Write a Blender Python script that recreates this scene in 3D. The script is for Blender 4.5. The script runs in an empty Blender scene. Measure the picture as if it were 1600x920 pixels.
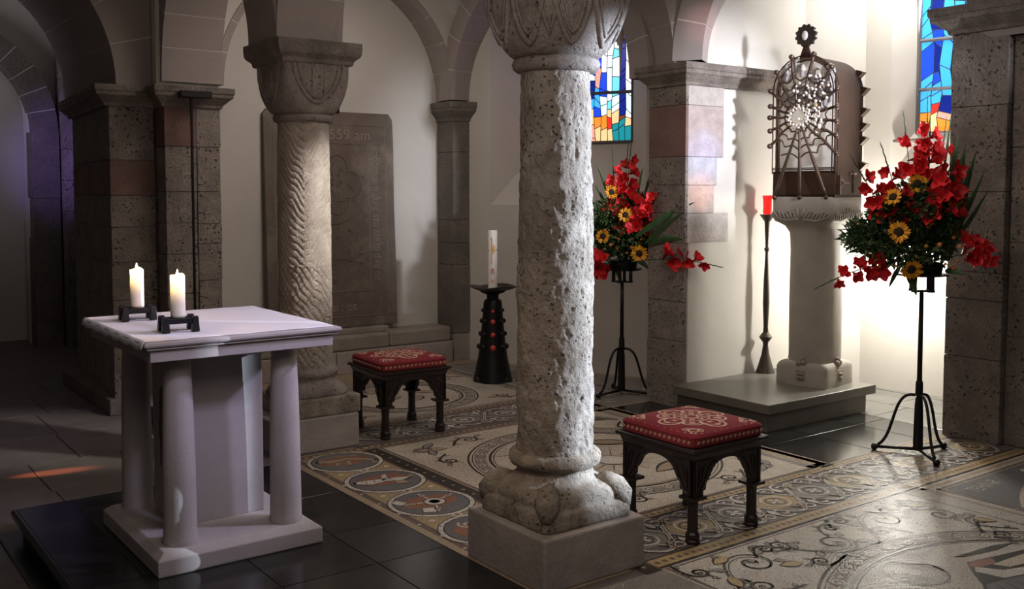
import bpy, bmesh, math, random
from math import sin, cos, pi, radians as R, sqrt
from mathutils import Vector, Matrix, noise

# ------------------------------------------------------------------ camera, world, lights
SC = bpy.context.scene
COL = SC.collection
H = 1.62
cd = bpy.data.cameras.new('camera'); cam = bpy.data.objects.new('camera', cd); COL.objects.link(cam)
cd.sensor_width = 36.0; cd.lens = 1551.0 / 1600.0 * 36.0; cd.shift_y = -70 / 1600.0; cd.clip_start = 0.05; cd.clip_end = 100
cam.location = (-.03, -.04, H); cam.rotation_euler = (R(90) - math.atan(90 / 1551.0), 0, R(53.5 - 90))
SC.camera = cam
SC.view_settings.view_transform = 'Standard'; SC.view_settings.look = 'None'
SC.view_settings.exposure = 0.38; SC.view_settings.gamma = 1.0; SC.view_settings.use_curve_mapping = False
W = bpy.data.worlds.new('world'); SC.world = W; W.use_nodes = True
W.node_tree.nodes['Background'].inputs[0].default_value = (0.80, 0.86, 1.0, 1)
W.node_tree.nodes['Background'].inputs[1].default_value = 0.03

def light(kind, name, loc, power, color, size=0.1, aim=None, spot=None, blend=0.3, sy=None):
    l = bpy.data.lights.new(name, kind); l.energy = power; l.color = color
    if kind == 'AREA':
        l.size = size
        if sy: l.shape = 'RECTANGLE'; l.size_y = sy
    else: l.shadow_soft_size = size
    if kind == 'SPOT': l.spot_size = R(spot); l.spot_blend = blend
    o = bpy.data.objects.new(name, l); COL.objects.link(o); o.location = loc
    if aim: o.rotation_euler = (Vector(aim) - Vector(loc)).to_track_quat('-Z', 'Y').to_euler()
    return o
# daylight from the choir window to the right of the frame
light('SPOT', 'window_daylight', (6.6, -0.1, 2.25), 3900, (0.70, 0.82, 1.0), 0.012, (2.76, 3.38, 1.30), 25, 0.3)
light('SPOT', 'window_daylight', (5.62, 0.8, 2.80), 1000, (0.88, 0.90, 1.0), 0.12, (5.72, 5.1, 2.15), 26, 0.9)
# stained-glass sun patches
light('SPOT', 'blue_glass_sun', (5.9, 1.2, 2.9), 520, (0.22, 0.40, 1.0), 0.02, (5.55, 5.1, 1.88), 7, 0.9)
light('SPOT', 'orange_glass_sun', (5.9, 1.2, 2.9), 420, (1.0, 0.36, 0.16), 0.02, (5.52, 5.1, 1.62), 5, 0.9)
light('SPOT', 'rose_glass_sun', (5.0, 2.2, 2.3), 140, (1.0, 0.45, 0.50), 0.02, (5.5, 5.1, 2.85), 8, 0.9)
light('SPOT', 'red_glass_sun', (-1.4, 7.05, 0.70), 1300, (1.0, 0.24, 0.10), 0.01, (1.32, 6.66, -0.15), 3.6, 1.0)
light('SPOT', 'violet_glass_sun', (0.6, 9.4, 2.4), 150, (0.36, 0.22, 1.0), 0.05, (2.9, 12.6, 2.0), 30, 1.0)
# shrine lamp hidden behind the pedestal, altar lamp, soft fill lights added without fixtures
light('POINT', 'shrine_lamp', (6.93, 4.33, 1.12), 62, (1.0, 0.97, 0.88), 0.07)
light('SPOT', 'base_lamp', (0.5, 2.6, 3.0), 42, (1.0, 0.74, 0.48), 0.1, (2.66, 3.3, 0.55), 22, 1.0)
light('AREA', 'shrine_vault_fill', (6.95, 4.35, 3.45), 15, (1.0, 0.97, 0.92), 0.5, (6.6, 4.9, 1.5))  # added fill that brightens the shrine wall
light('SPOT', 'altar_lamp', (1.95, 1.3, 3.1), 120, (0.66, 0.61, 1.0), 0.2, (1.6, 4.5, 1.0), 24, 0.6)
light('SPOT', 'altar_side_lamp', (4.3, 2.75, 2.75), 210, (0.66, 0.62, 1.0), 0.12, (1.62, 4.5, 0.72), 27, 0.6)
light('AREA', 'vault_fill_north', (3.6, 6.6, 3.3), 13, (1.0, 0.86, 0.76), 0.8, (3.9, 7.4, 1.0))  # added fill over the niche, no fixture there
light('AREA', 'vault_fill_choir', (3.9, 3.6, 3.35), 19, (1.0, 0.88, 0.77), 0.9, (3.9, 3.8, 0))  # added general fill above the mosaic, no fixture there
light('AREA', 'vault_fill_west', (1.0, 1.5, 2.6), 15, (1.0, 0.85, 0.75), 1.2, (3.0, 5.0, 0.8))  # added frontal fill from the camera side
light('AREA', 'vault_fill_aisle', (0.6, 11.2, 2.5), 7, (0.94, 0.93, 1.0), 0.8, (1.7, 12.2, 4.0))  # added light to brighten the far upper wall
light('SPOT', 'column_lamp', (4.0, 3.9, 3.15), 400, (1.0, 0.97, 0.95), 0.05, (2.68, 5.84, 1.35), 20, 0.8)

# ------------------------------------------------------------------ helpers
random.seed(7)
class MB:
    def __init__(s): s.v = []; s.f = []; s.m = []
    def add(s, vs, fs, mi=0):
        b = len(s.v); s.v += [tuple(v) for v in vs]
        s.f += [tuple(i + b for i in f) for f in fs]; s.m += [mi] * len(fs); return s
    def box(s, x0, x1, y0, y1, z0, z1, mi=0):
        return s.prism([(x0, y0), (x1, y0), (x1, y1), (x0, y1)], z0, z1, mi)
    def prism(s, poly, z0, z1, mi=0, top=1.0):
        n = len(poly); cx = sum(p[0] for p in poly) / n; cy = sum(p[1] for p in poly) / n
        vs = [(p[0], p[1], z0) for p in poly] + [(cx + (p[0] - cx) * top, cy + (p[1] - cy) * top, z1) for p in poly]
        fs = [tuple(range(n - 1, -1, -1)), tuple(range(n, 2 * n))] + [(i, (i + 1) % n, n + (i + 1) % n, n + i) for i in range(n)]
        return s.add(vs, fs, mi)
    def obox(s, c, u, w, z0, z1, hu, hw, mi=0):      # box oriented along unit 2d vector u
        ux, uy = u; wx, wy = -uy, ux
        p = [(c[0] + ux * a * hu + wx * b * hw, c[1] + uy * a * hu + wy * b * hw) for a, b in ((-1, -1), (1, -1), (1, 1), (-1, 1))]
        return s.prism(p, z0, z1, mi)
    def lathe(s, prof, n=24, c=(0, 0, 0), mi=0, ph=0):
        vs = []; fs = []
        for r, z in prof:
            for k in range(n):
                a = ph + 2 * pi * k / n; vs.append((c[0] + r * cos(a), c[1] + r * sin(a), c[2] + z))
        for i in range(len(prof) - 1):
            for k in range(n):
                k2 = (k + 1) % n; fs.append((i * n + k, i * n + k2, (i + 1) * n + k2, (i + 1) * n + k))
        fs.append(tuple(range(n - 1, -1, -1))); fs.append(tuple((len(prof) - 1) * n + k for k in range(n)))
        return s.add(vs, fs, mi)
    def loft(s, secs, n=48, c=(0, 0), mi=0, jig=None, rot=0):   # superellipse sections (z, half, exponent)
        vs = []; fs = []
        for z, h, e in secs:
            for k in range(n):
                a = 2 * pi * k / n
                r = h / ((abs(cos(a)) ** e + abs(sin(a)) ** e) ** (1 / e))
                if jig: r, zz = jig(a, z, r)
                else: zz = z
                vs.append((c[0] + r * cos(a + rot), c[1] + r * sin(a + rot), zz))
        m = len(secs)
        for i in range(m - 1):
            for k in range(n):
                k2 = (k + 1) % n; fs.append((i * n + k, i * n + k2, (i + 1) * n + k2, (i + 1) * n + k))
        fs.append(tuple(range(n - 1, -1, -1))); fs.append(tuple((m - 1) * n + k for k in range(n)))
        return s.add(vs, fs, mi)
    def tube(s, pts, r, n=8, mi=0, cap=True):
        pts = [Vector(p) for p in pts]; m = len(pts)
        rs = r if isinstance(r, (list, tuple)) else [r] * m
        vs = []; fs = []; up = None
        for i, p in enumerate(pts):
            t = (pts[min(i + 1, m - 1)] - pts[max(i - 1, 0)])
            if t.length < 1e-9: t = Vector((0, 0, 1))
            t.normalize()
            if up is None: up = Vector((0, 0, 1)) if abs(t.z) < .9 else Vector((1, 0, 0))
            a = t.cross(up); a.normalize(); b = a.cross(t); up = b
            for k in range(n):
                w = 2 * pi * k / n; vs.append(p + (a * cos(w) + b * sin(w)) * rs[i])
        for i in range(m - 1):
            for k in range(n):
                k2 = (k + 1) % n; fs.append((i * n + k, i * n + k2, (i + 1) * n + k2, (i + 1) * n + k))
        if cap: fs.append(tuple(range(n - 1, -1, -1))); fs.append(tuple((m - 1) * n + k for k in range(n)))
        return s.add(vs, fs, mi)
    def ball(s, c, r, n=10, mi=0, sq=(1, 1, 1)):
        vs = []; fs = []; m = max(4, n // 2)
        for i in range(1, m):
            t = pi * i / m
            for k in range(n):
                a = 2 * pi * k / n; vs.append((c[0] + r * sq[0] * sin(t) * cos(a), c[1] + r * sq[1] * sin(t) * sin(a), c[2] + r * sq[2] * cos(t)))
        T = len(vs); vs.append((c[0], c[1], c[2] + r * sq[2])); vs.append((c[0], c[1], c[2] - r * sq[2]))
        for i in range(m - 2):
            for k in range(n):
                k2 = (k + 1) % n; fs.append((i * n + k, (i + 1) * n + k, (i + 1) * n + k2, i * n + k2))
        for k in range(n):
            k2 = (k + 1) % n; fs.append((T, k, k2)); fs.append((T + 1, (m - 2) * n + k2, (m - 2) * n + k))
        return s.add(vs, fs, mi)
    def ribbon(s, pts, w, z=0.0, closed=False, mi=0, taper=False):
        m = len(pts); vs = []; fs = []
        for i, p in enumerate(pts):
            if closed: a, b = pts[(i - 1) % m], pts[(i + 1) % m]
            else: a, b = pts[max(i - 1, 0)], pts[min(i + 1, m - 1)]
            dx, dy = b[0] - a[0], b[1] - a[1]; L = math.hypot(dx, dy) or 1
            h = w / 2 * ((1 - .75 * i / (m - 1)) if taper else 1)
            nx, ny = -dy / L * h, dx / L * h
            vs += [(p[0] + nx, p[1] + ny, z), (p[0] - nx, p[1] - ny, z)]
        for i in range(m if closed else m - 1):
            j = (i + 1) % m; fs.append((2 * i + 1, 2 * j + 1, 2 * j, 2 * i))
        return s.add(vs, fs, mi)
    def flat(s, poly, z, mi=0):
        return s.add([(p[0], p[1], z) for p in poly], [tuple(range(len(poly)))], mi)
    def build(s, name, mats, parent=None, smooth=False, bevel=0, xf=None, sharp=None):
        me = bpy.data.meshes.new(name); me.from_pydata(s.v, [], s.f)
        if not isinstance(mats, (list, tuple)): mats = [mats]
        for m in mats: me.materials.append(m)
        if len(mats) > 1: me.polygons.foreach_set('material_index', s.m)
        if xf: me.transform(xf)
        if smooth: me.polygons.foreach_set('use_smooth', [True] * len(me.polygons))
        if sharp is not None and smooth:
            try: me.set_sharp_from_angle(angle=R(sharp))
            except Exception: pass
        me.update()
        o = bpy.data.objects.new(name, me); COL.objects.link(o)
        if parent: o.parent = parent
        if bevel:
            b = o.modifiers.new('bevel', 'BEVEL'); b.width = bevel; b.segments = 2; b.limit_method = 'ANGLE'
        return o
def tag(o, label=None, cat=None, group=None, kind=None):
    if label: o['label'] = label
    if cat: o['category'] = cat
    if group: o['group'] = group
    if kind: o['kind'] = kind
    return o
def empty(name, loc=(0, 0, 0), label=None, cat=None, group=None, kind=None, rz=0):
    o = bpy.data.objects.new(name, None); COL.objects.link(o); o.location = loc; o.rotation_euler = (0, 0, rz); o.empty_display_size = .1
    return tag(o, label, cat, group, kind)
def copy_tree(o, parent=None):
    c = o.copy(); COL.objects.link(c)
    if parent: c.parent = parent
    for ch in list(o.children): copy_tree(ch, c)
    return c
def inst(src, parent, mw):
    c = bpy.data.objects.new(src.name.split('.')[0], src.data); COL.objects.link(c); c.parent = parent; c.matrix_local = mw; return c

# ------------------------------------------------------------------ materials
def mat(name, col, rough=.8, col2=None, nscale=3, bump=0, bscale=40, metal=0, pits=0, pscale=60, pthr=.16, emit=None, estr=1, spec=None, det=6, sss=0, bdist=.01, coord='Object', stain=None, grain=0):
    m = bpy.data.materials.new(name); m.use_nodes = True; nt = m.node_tree; N = nt.nodes; L = nt.links
    b = N['Principled BSDF']; b.inputs['Base Color'].default_value = (*col, 1); b.inputs['Roughness'].default_value = rough; b.inputs['Metallic'].default_value = metal
    if spec is not None: b.inputs['Specular IOR Level'].default_value = spec
    if emit: b.inputs['Emission Color'].default_value = (*emit, 1); b.inputs['Emission Strength'].default_value = estr
    if sss: b.inputs['Subsurface Weight'].default_value = sss; b.inputs['Subsurface Radius'].default_value = (.03, .02, .01)
    tc = N.new('ShaderNodeTexCoord'); co = tc.outputs[coord]; hsrc = None; csrc = None
    def noi(sc, d=6, ro=.6):
        n = N.new('ShaderNodeTexNoise'); n.inputs['Scale'].default_value = sc; n.inputs['Detail'].default_value = d; n.inputs['Roughness'].default_value = ro; L.new(co, n.inputs['Vector']); return n
    def mix(a, bb, f, typ='MIX'):
        x = N.new('ShaderNodeMix'); x.data_type = 'RGBA'; x.blend_type = typ
        for s_, v in ((x.inputs[6], a), (x.inputs[7], bb)):
            if isinstance(v, tuple): s_.default_value = (*v, 1)
            else: L.new(v, s_)
        if isinstance(f, float): x.inputs[0].default_value = f
        else: L.new(f, x.inputs[0])
        return x.outputs[2]
    def ramp(v, a, bb):
        r = N.new('ShaderNodeMapRange'); r.inputs[1].default_value = a; r.inputs[2].default_value = bb; L.new(v, r.inputs[0]); return r.outputs[0]
    if col2:
        csrc = mix(col, col2, ramp(noi(nscale, det).outputs[0], .35, .65))
    if stain:
        csrc = mix(csrc or col, stain, ramp(noi(1.7, 5, .7).outputs[0], .52, .68))
    if grain:
        csrc = mix(csrc or col, (col[0] * .45, col[1] * .45, col[2] * .45), ramp(noi(bscale * 2.2, 3).outputs[0], .52, .72))
    if bump: hsrc = noi(bscale, 5, .65).outputs[0]
    if pits:
        v = N.new('ShaderNodeTexVoronoi'); v.inputs['Scale'].default_value = pscale
        nz = noi(9, 2); va = N.new('ShaderNodeVectorMath'); va.operation = 'ADD'; vs = N.new('ShaderNodeVectorMath'); vs.operation = 'SCALE'; vs.inputs[3].default_value = .06
        L.new(nz.outputs[1], vs.inputs[0]); L.new(co, va.inputs[0]); L.new(vs.outputs[0], va.inputs[1]); L.new(va.outputs[0], v.inputs['Vector'])
        msk = ramp(v.outputs['Distance'], pthr, pthr * 1.9)
        gate = ramp(noi(5, 3).outputs[0], .42, .58)
        mm = N.new('ShaderNodeMath'); mm.operation = 'MAXIMUM'
        inv = N.new('ShaderNodeMath'); inv.operation = 'SUBTRACT'; inv.inputs[0].default_value = 1; L.new(gate, inv.inputs[1])
        L.new(msk, mm.inputs[0]); L.new(inv.outputs[0], mm.inputs[1])
        dark = (col[0] * .3, col[1] * .3, col[2] * .3)
        csrc = mix(dark, csrc or col, mm.outputs[0])
        if hsrc:
            ad = N.new('ShaderNodeMath'); ad.operation = 'MULTIPLY_ADD'; L.new(mm.outputs[0], ad.inputs[0]); ad.inputs[1].default_value = pits; L.new(hsrc, ad.inputs[2]); hsrc = ad.outputs[0]
        else: hsrc = mm.outputs[0]
    if csrc: L.new(csrc, b.inputs['Base Color'])
    if hsrc:
        bp = N.new('ShaderNodeBump'); bp.inputs['Strength'].default_value = bump or .5; bp.inputs['Distance'].default_value = bdist; L.new(hsrc, bp.inputs['Height']); L.new(bp.outputs[0], b.inputs['Normal'])
    return m
def tess(name, col, rough=.36, scale=85, grout=(.17, .15, .125), var=.12, ring=None):
    """marble tesserae: small cells with grout, slight tone change from piece to piece"""
    m = bpy.data.materials.new(name); m.use_nodes = True; nt = m.node_tree; N = nt.nodes; L = nt.links
    b = N['Principled BSDF']; b.inputs['Roughness'].default_value = rough; b.inputs['Specular IOR Level'].default_value = .22
    tc = N.new('ShaderNodeTexCoord')
    v = N.new('ShaderNodeTexVoronoi'); v.feature = 'DISTANCE_TO_EDGE'; v.inputs['Scale'].default_value = scale; v.inputs['Randomness'].default_value = .55; L.new(tc.outputs['Object'], v.inputs['Vector'])
    c = N.new('ShaderNodeTexVoronoi'); c.inputs['Scale'].default_value = scale; c.inputs['Randomness'].default_value = .55; L.new(tc.outputs['Object'], c.inputs['Vector'])
    sp = N.new('ShaderNodeSeparateColor'); L.new(c.outputs['Color'], sp.inputs[0])
    mr = N.new('ShaderNodeMapRange'); mr.inputs[3].default_value = 1 - var; mr.inputs[4].default_value = 1 + var; L.new(sp.outputs[0], mr.inputs[0])
    nz = N.new('ShaderNodeTexNoise'); nz.inputs['Scale'].default_value = 2.2; nz.inputs['Detail'].default_value = 4; L.new(tc.outputs['Object'], nz.inputs['Vector'])
    mr2 = N.new('ShaderNodeMapRange'); mr2.inputs[1].default_value = .3; mr2.inputs[2].default_value = .7; mr2.inputs[3].default_value = .78; mr2.inputs[4].default_value = 1.1; L.new(nz.outputs[0], mr2.inputs[0])
    mu = N.new('ShaderNodeMath'); mu.operation = 'MULTIPLY'; L.new(mr.outputs[0], mu.inputs[0]); L.new(mr2.outputs[0], mu.inputs[1])
    vm = N.new('ShaderNodeVectorMath'); vm.operation = 'SCALE'; vm.inputs[0].default_value = col; L.new(mu.outputs[0], vm.inputs[3])
    e = N.new('ShaderNodeMapRange'); e.inputs[1].default_value = .03; e.inputs[2].default_value = .11; L.new(v.outputs['Distance'], e.inputs[0])
    x = N.new('ShaderNodeMix'); x.data_type = 'RGBA'; x.inputs[6].default_value = (*grout, 1); L.new(vm.outputs[0], x.inputs[7]); L.new(e.outputs[0], x.inputs[0]); L.new(x.outputs[2], b.inputs['Base Color'])
    rr = N.new('ShaderNodeMapRange'); rr.inputs[3].default_value = .75; rr.inputs[4].default_value = rough; L.new(e.outputs[0], rr.inputs[0]); L.new(rr.outputs[0], b.inputs['Roughness'])
    nb = N.new('ShaderNodeTexNoise'); nb.inputs['Scale'].default_value = 30; L.new(tc.outputs['Object'], nb.inputs['Vector'])
    ad = N.new('ShaderNodeMath'); ad.operation = 'ADD'; L.new(e.outputs[0], ad.inputs[0]); L.new(nb.outputs[0], ad.inputs[1])
    bp = N.new('ShaderNodeBump'); bp.inputs['Strength'].default_value = .35; bp.inputs['Distance'].default_value = .0025; L.new(ad.outputs[0], bp.inputs['Height']); L.new(bp.outputs[0], b.inputs['Normal'])
    return m

M = {}
M['plaster'] = mat('plaster', (.60, .57, .52), .9, (.55, .52, .475), 1.5, .12, 25)
M['vault'] = mat('vault_plaster', (.62, .60, .57), .9, (.56, .54, .51), 1.5, .1, 25)
M['tuff'] = mat('tuff', (.31, .265, .23), .9, (.19, .16, .14), 6, 1.0, 38, pits=1.6, pscale=30, pthr=.15, bdist=.02, stain=(.20, .165, .145), grain=1)
M['tuff2'] = mat('tuff_light', (.38, .33, .29), .9, (.25, .215, .19), 7, 1.0, 38, pits=1.6, pscale=27, pthr=.16, bdist=.02, stain=(.26, .22, .195), grain=1)
M['red'] = mat('red_sandstone', (.235, .14, .12), .88, (.15, .09, .078), 4, .8, 45, bdist=.014)
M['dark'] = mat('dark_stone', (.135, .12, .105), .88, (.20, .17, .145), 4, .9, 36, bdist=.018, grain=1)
M['mould'] = mat('moulding_stone', (.28, .235, .205), .9, (.15, .125, .11), 8, 1.0, 45, bdist=.018, grain=1)
M['arch'] = mat('painted_arch', (.34, .295, .275), .9, (.31, .268, .25), 3, .15, 40)
M['mortar'] = mat('mortar', (.62, .58, .53), .95)
M['joint'] = mat('dark_joint', (.17, .15, .13), .95)
M['shaft'] = mat('shaft_stone', (.42, .37, .32), .9, (.24, .195, .16), 8, 1.0, 60, pits=1.5, pscale=40, pthr=.14, bdist=.02, stain=(.26, .215, .17))
M['shaft2'] = mat('pale_shaft_stone', (.47, .41, .35), .9, (.33, .275, .225), 9, .9, 80, bdist=.010)
M['cap'] = mat('capital_stone', (.335, .29, .265), .88, (.20, .155, .135), 6, .9, 50, pits=1.2, pscale=26, pthr=.12, bdist=.014, grain=1)
M['plinth'] = mat('plinth_stone', (.42, .365, .335), .8, (.31, .27, .25), 4, .6, 40, bdist=.010, stain=(.34, .30, .27))
M['base'] = mat('base_stone', (.40, .345, .28), .9, (.20, .165, .13), 10, 1.0, 50, bdist=.018, pits=1.2, pscale=32, pthr=.12)
M['altar'] = mat('altar_stone', (.44, .40, .375), .85, (.39, .35, .33), 5, .5, 90, bdist=.004, pits=.5, pscale=60, pthr=.06)
M['altar_core'] = mat('altar_core_stone', (.42, .39, .375), .8, (.37, .34, .33), 4, .25, 90, bdist=.003)
M['relief'] = mat('dark_relief', (.16, .125, .11), .8, (.10, .08, .07), 20, .8, 40)
M['grave'] = mat('grave_slab', (.17, .135, .11), .78, (.13, .105, .085), 4, .7, 28, bdist=.012, stain=(.26, .22, .18))
M['groove'] = mat('grave_carving', (.29, .245, .20), .8, bump=.5, bscale=80)
M['bench'] = mat('bench_stone', (.33, .29, .25), .85, (.24, .205, .175), 3, .6, 25, bdist=.012)
M['black'] = mat('black_slab', (.009, .010, .010), .18, (.018, .019, .018), 5, .12, 12, bdist=.004, stain=(.035, .036, .034))
M['black2'] = mat('black_slab_worn', (.012, .013, .013), .26, (.024, .024, .022), 5, .15, 12, bdist=.004)
M['grey_slab'] = mat('grey_slab', (.20, .195, .18), .28, (.13, .125, .115), 4, .3, 14, bdist=.004)
M['floor_stone'] = mat('sandstone_floor', (.16, .135, .12), .5, (.12, .10, .09), 4, .2, 30, bdist=.003)
M['grout'] = mat('floor_grout', (.22, .20, .18), .9)
M['iron'] = mat('wrought_iron', (.016, .016, .017), .42, bump=.3, bscale=60, metal=.6, bdist=.003)
M['iron2'] = mat('brown_iron', (.075, .058, .045), .45, (.05, .04, .03), 10, .2, 60, metal=.5, bdist=.002)
M['bronze'] = mat('bronze_sheet', (.072, .042, .026), .75, (.055, .034, .022), 4, .08, 20, spec=.15)
M['bronze_dark'] = mat('bronze_rod', (.10, .056, .036), .35, (.045, .026, .018), 25, .3, 70, metal=.3, bdist=.003)
M['wood'] = mat('black_oak', (.014, .010, .009), .36, (.022, .014, .011), 12, .15, 60, spec=.5, bdist=.002)
M['cloth'] = mat('linen', (.86, .86, .86), .9, bump=.25, bscale=260, bdist=.001)
M['cream'] = tess('mosaic_cream', (.64, .56, .45))
M['cream2'] = tess('mosaic_cream_pale', (.60, .545, .475))
M['quoin'] = mat('dressed_quoin_lit', (.50, .45, .42), .9, (.38, .34, .315), 12, 1.0, 55, bdist=.012)  # dressed face, also paler than the block's shaded side: light put into colour
M['quoin_red'] = mat('dressed_quoin_rose_lit', (.46, .38, .36), .9, (.36, .29, .275), 12, 1.0, 55, bdist=.010)  # lit face of the red block, the light put into its paler colour
M['mdark'] = tess('mosaic_dark', (.045, .036, .030), grout=(.05, .04, .035))
M['mbrown'] = tess('mosaic_brown', (.15, .095, .07))
M['mred'] = tess('mosaic_red', (.34, .13, .07))
M['mslate'] = tess('mosaic_slate', (.15, .15, .16))
M['mgold'] = tess('mosaic_gold', (.50, .35, .16))
M['mwhite'] = tess('mosaic_white', (.74, .69, .61))
M['mpurple'] = tess('mosaic_purple', (.13, .10, .10))
M['mtan'] = tess('mosaic_tan', (.44, .33, .22))
M['mgrey'] = tess('mosaic_grey', (.27, .245, .22))
M['cushion'] = mat('crimson_wool', (.22, .012, .022), .95, (.17, .01, .018), 20, .5, 300, bdist=.002)
M['cushion_pat'] = mat('cream_wool', (.68, .50, .36), .95, (.50, .28, .20), 60, .5, 300, bdist=.002)
M['cushion_pink'] = mat('pink_wool', (.50, .13, .12), .95, bump=.5, bscale=300, bdist=.002)
M['cushion_side'] = mat('dull_red_wool', (.20, .02, .022), .95, bump=.5, bscale=300, bdist=.002)
M['wax'] = mat('beeswax', (.86, .80, .66), .5, sss=.4)
M['flame'] = mat('flame', (1, .8, .4), .5, emit=(1, .80, .45), estr=22)
M['whitewax'] = mat('white_wax', (.84, .80, .74), .45, sss=.2)
M['redwax'] = mat('red_wax', (.62, .03, .02), .4)
M['orangewax'] = mat('orange_wax', (.85, .26, .03), .4)
M['goldwax'] = mat('gold_wax', (.85, .55, .15), .35)
M['redglass'] = mat('red_glass', (.70, .01, .01), .12, emit=(1, .02, .015), estr=.75)
M['redstone'] = mat('red_enamel', (.60, .06, .045), .5)
M['petalred'] = mat('gladiolus_red', (.80, .02, .025), .6, (.58, .010, .016), 30)
M['petaldark'] = mat('gladiolus_throat', (.22, .004, .008), .6)
M['yellow'] = mat('sunflower_yellow', (.85, .42, .02), .6, (.78, .30, .01), 60)
M['seed'] = mat('sunflower_disc', (.028, .015, .008), .9, bump=.6, bscale=200)
M['leaf'] = mat('leaf_green', (.028, .062, .022), .5, (.045, .10, .03), 15)
M['leaf2'] = mat('lance_leaf', (.045, .11, .03), .4, (.03, .075, .025), 20)
M['leaf3'] = mat('pale_leaf', (.10, .16, .05), .55)
M['bud'] = mat('orange_berry', (.60, .20, .04), .5)
M['stem'] = mat('stem_green', (.05, .085, .03), .6)
M['crystal'] = mat('rock_crystal', (.62, .60, .60), .15, (.30, .28, .28), 14, spec=.9)
M['pearl'] = mat('pearl', (.85, .80, .74), .25, (.62, .52, .46), 40)
M['whiteplate'] = mat('frosted_plate', (.80, .79, .78), .35)
M['lead'] = mat('lead', (.02, .02, .022), .6)
M['frame'] = mat('window_frame', (.13, .13, .135), .6)
M['pedestal'] = mat('pedestal_stone', (.36, .325, .28), .8, (.31, .28, .24), 6, .35, 80, bdist=.003)
M['carve'] = mat('carved_stone', (.25, .215, .18), .85, bump=.5, bscale=60)
M['platform'] = mat('platform_stone', (.155, .145, .12), .38, (.115, .108, .09), 3, .2, 20, bdist=.003)
GL = {}
def glass(key, c, e=1.0):
    GL[key] = mat('glass_' + key, (c[0] * .5, c[1] * .5, c[2] * .5), .25, emit=c, estr=e)
glass('blue', (.01, .06, .75), 1.1); glass('navy', (.004, .015, .20), 1.0); glass('sky', (.05, .38, .95), 1.1); glass('aqua', (.16, .62, .75), 1.1)
glass('ice', (.62, .86, .98), 1.15); glass('white', (.92, .95, 1.0), 1.2); glass('red', (.75, .03, .02), 1.1); glass('orange', (.95, .24, .03), 1.1)
glass('rose', (.85, .32, .25), 1.1); glass('peach', (.9, .52, .25), 1.1); glass('teal', (.01, .22, .26), 1.1); glass('gold', (.85, .55, .08), 1.1); glass('brown', (.22, .05, .02), 1.0)

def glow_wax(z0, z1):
    """translucent candle wax with flame glow put in as emission, fading down the candle"""
    m = mat('beeswax_painted_glow', (.88, .82, .68), .5, sss=.4); nt = m.node_tree; N = nt.nodes; L = nt.links; b = N['Principled BSDF']
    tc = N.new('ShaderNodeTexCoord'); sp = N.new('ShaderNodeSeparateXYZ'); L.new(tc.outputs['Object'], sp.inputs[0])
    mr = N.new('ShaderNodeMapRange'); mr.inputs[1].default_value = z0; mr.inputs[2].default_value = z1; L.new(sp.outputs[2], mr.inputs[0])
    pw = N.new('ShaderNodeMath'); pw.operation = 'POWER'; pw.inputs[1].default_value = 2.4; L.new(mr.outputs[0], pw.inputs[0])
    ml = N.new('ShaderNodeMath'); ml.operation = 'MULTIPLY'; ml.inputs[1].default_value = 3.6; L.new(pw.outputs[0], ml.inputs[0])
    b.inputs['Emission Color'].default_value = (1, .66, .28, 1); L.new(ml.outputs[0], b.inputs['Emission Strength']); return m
M['wax'] = glow_wax(.04, .176)  # flame light painted into the wax as an emission ramp

def frosted():
    m = bpy.data.materials.new('frosted_glass_plate'); m.use_nodes = True; nt = m.node_tree; N = nt.nodes; L = nt.links
    d = N.new('ShaderNodeBsdfDiffuse'); t = N.new('ShaderNodeBsdfTranslucent'); x = N.new('ShaderNodeMixShader'); x.inputs[0].default_value = .5
    for q in (d, t): q.inputs[0].default_value = (.9, .88, .85, 1)
    L.new(d.outputs[0], x.inputs[1]); L.new(t.outputs[0], x.inputs[2]); L.new(x.outputs[0], N['Material Output'].inputs[0]); return m
M['frosted'] = frosted()

# ------------------------------------------------------------------ structure helpers
def ccw(poly):
    a = sum(poly[i - 1][0] * poly[i][1] - poly[i][0] * poly[i - 1][1] for i in range(len(poly))); return poly if a > 0 else poly[::-1]
def offset_poly(poly, d):
    n = len(poly); out = []
    for i in range(n):
        p0, p1, p2 = Vector(poly[i - 1]), Vector(poly[i]), Vector(poly[(i + 1) % n])
        a = (p1 - p0).normalized(); b = (p2 - p1).normalized()
        na = Vector((a.y, -a.x)); nb = Vector((b.y, -b.x)); s = na + nb
        s = s / max(.2, s.dot(na)); out.append((p1.x + s.x * d, p1.y + s.y * d))
    return out
def poly_loft(mb, poly, prof, mi=0):
    rings = [[(p[0], p[1], z) for p in offset_poly(poly, o)] for o, z in prof]; n = len(poly)
    vs = [v for r in rings for v in r]; fs = []
    for i in range(len(rings) - 1):
        for k in range(n):
            k2 = (k + 1) % n; fs.append((i * n + k, i * n + k2, (i + 1) * n + k2, (i + 1) * n + k))
    fs.append(tuple(range(n - 1, -1, -1))); fs.append(tuple((len(rings) - 1) * n + k for k in range(n)))
    mb.add(vs, fs, mi)
def courses(root, poly, zs, keys, gap=.003, jm='joint'):
    mb = MB(); mb.prism(offset_poly(poly, -.012), zs[0], zs[-1]); mb.build('joint_core', M[jm], root)
    for i in range(len(zs) - 1):
        mb = MB(); d = random.uniform(-.003, .004)
        mb.prism(offset_poly(poly, d), zs[i] + (gap if i else 0), zs[i + 1] - gap * .2)
        mb.build('stone_block', M[keys[i % len(keys)]], root, bevel=.005)
IMP = [(-.01, 0), (.015, .005), (.02, .03), (.055, .065), (.075, .085), (.085, .09), (.085, .12), (.095, .125), (.095, .175), (0, .18)]
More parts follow.
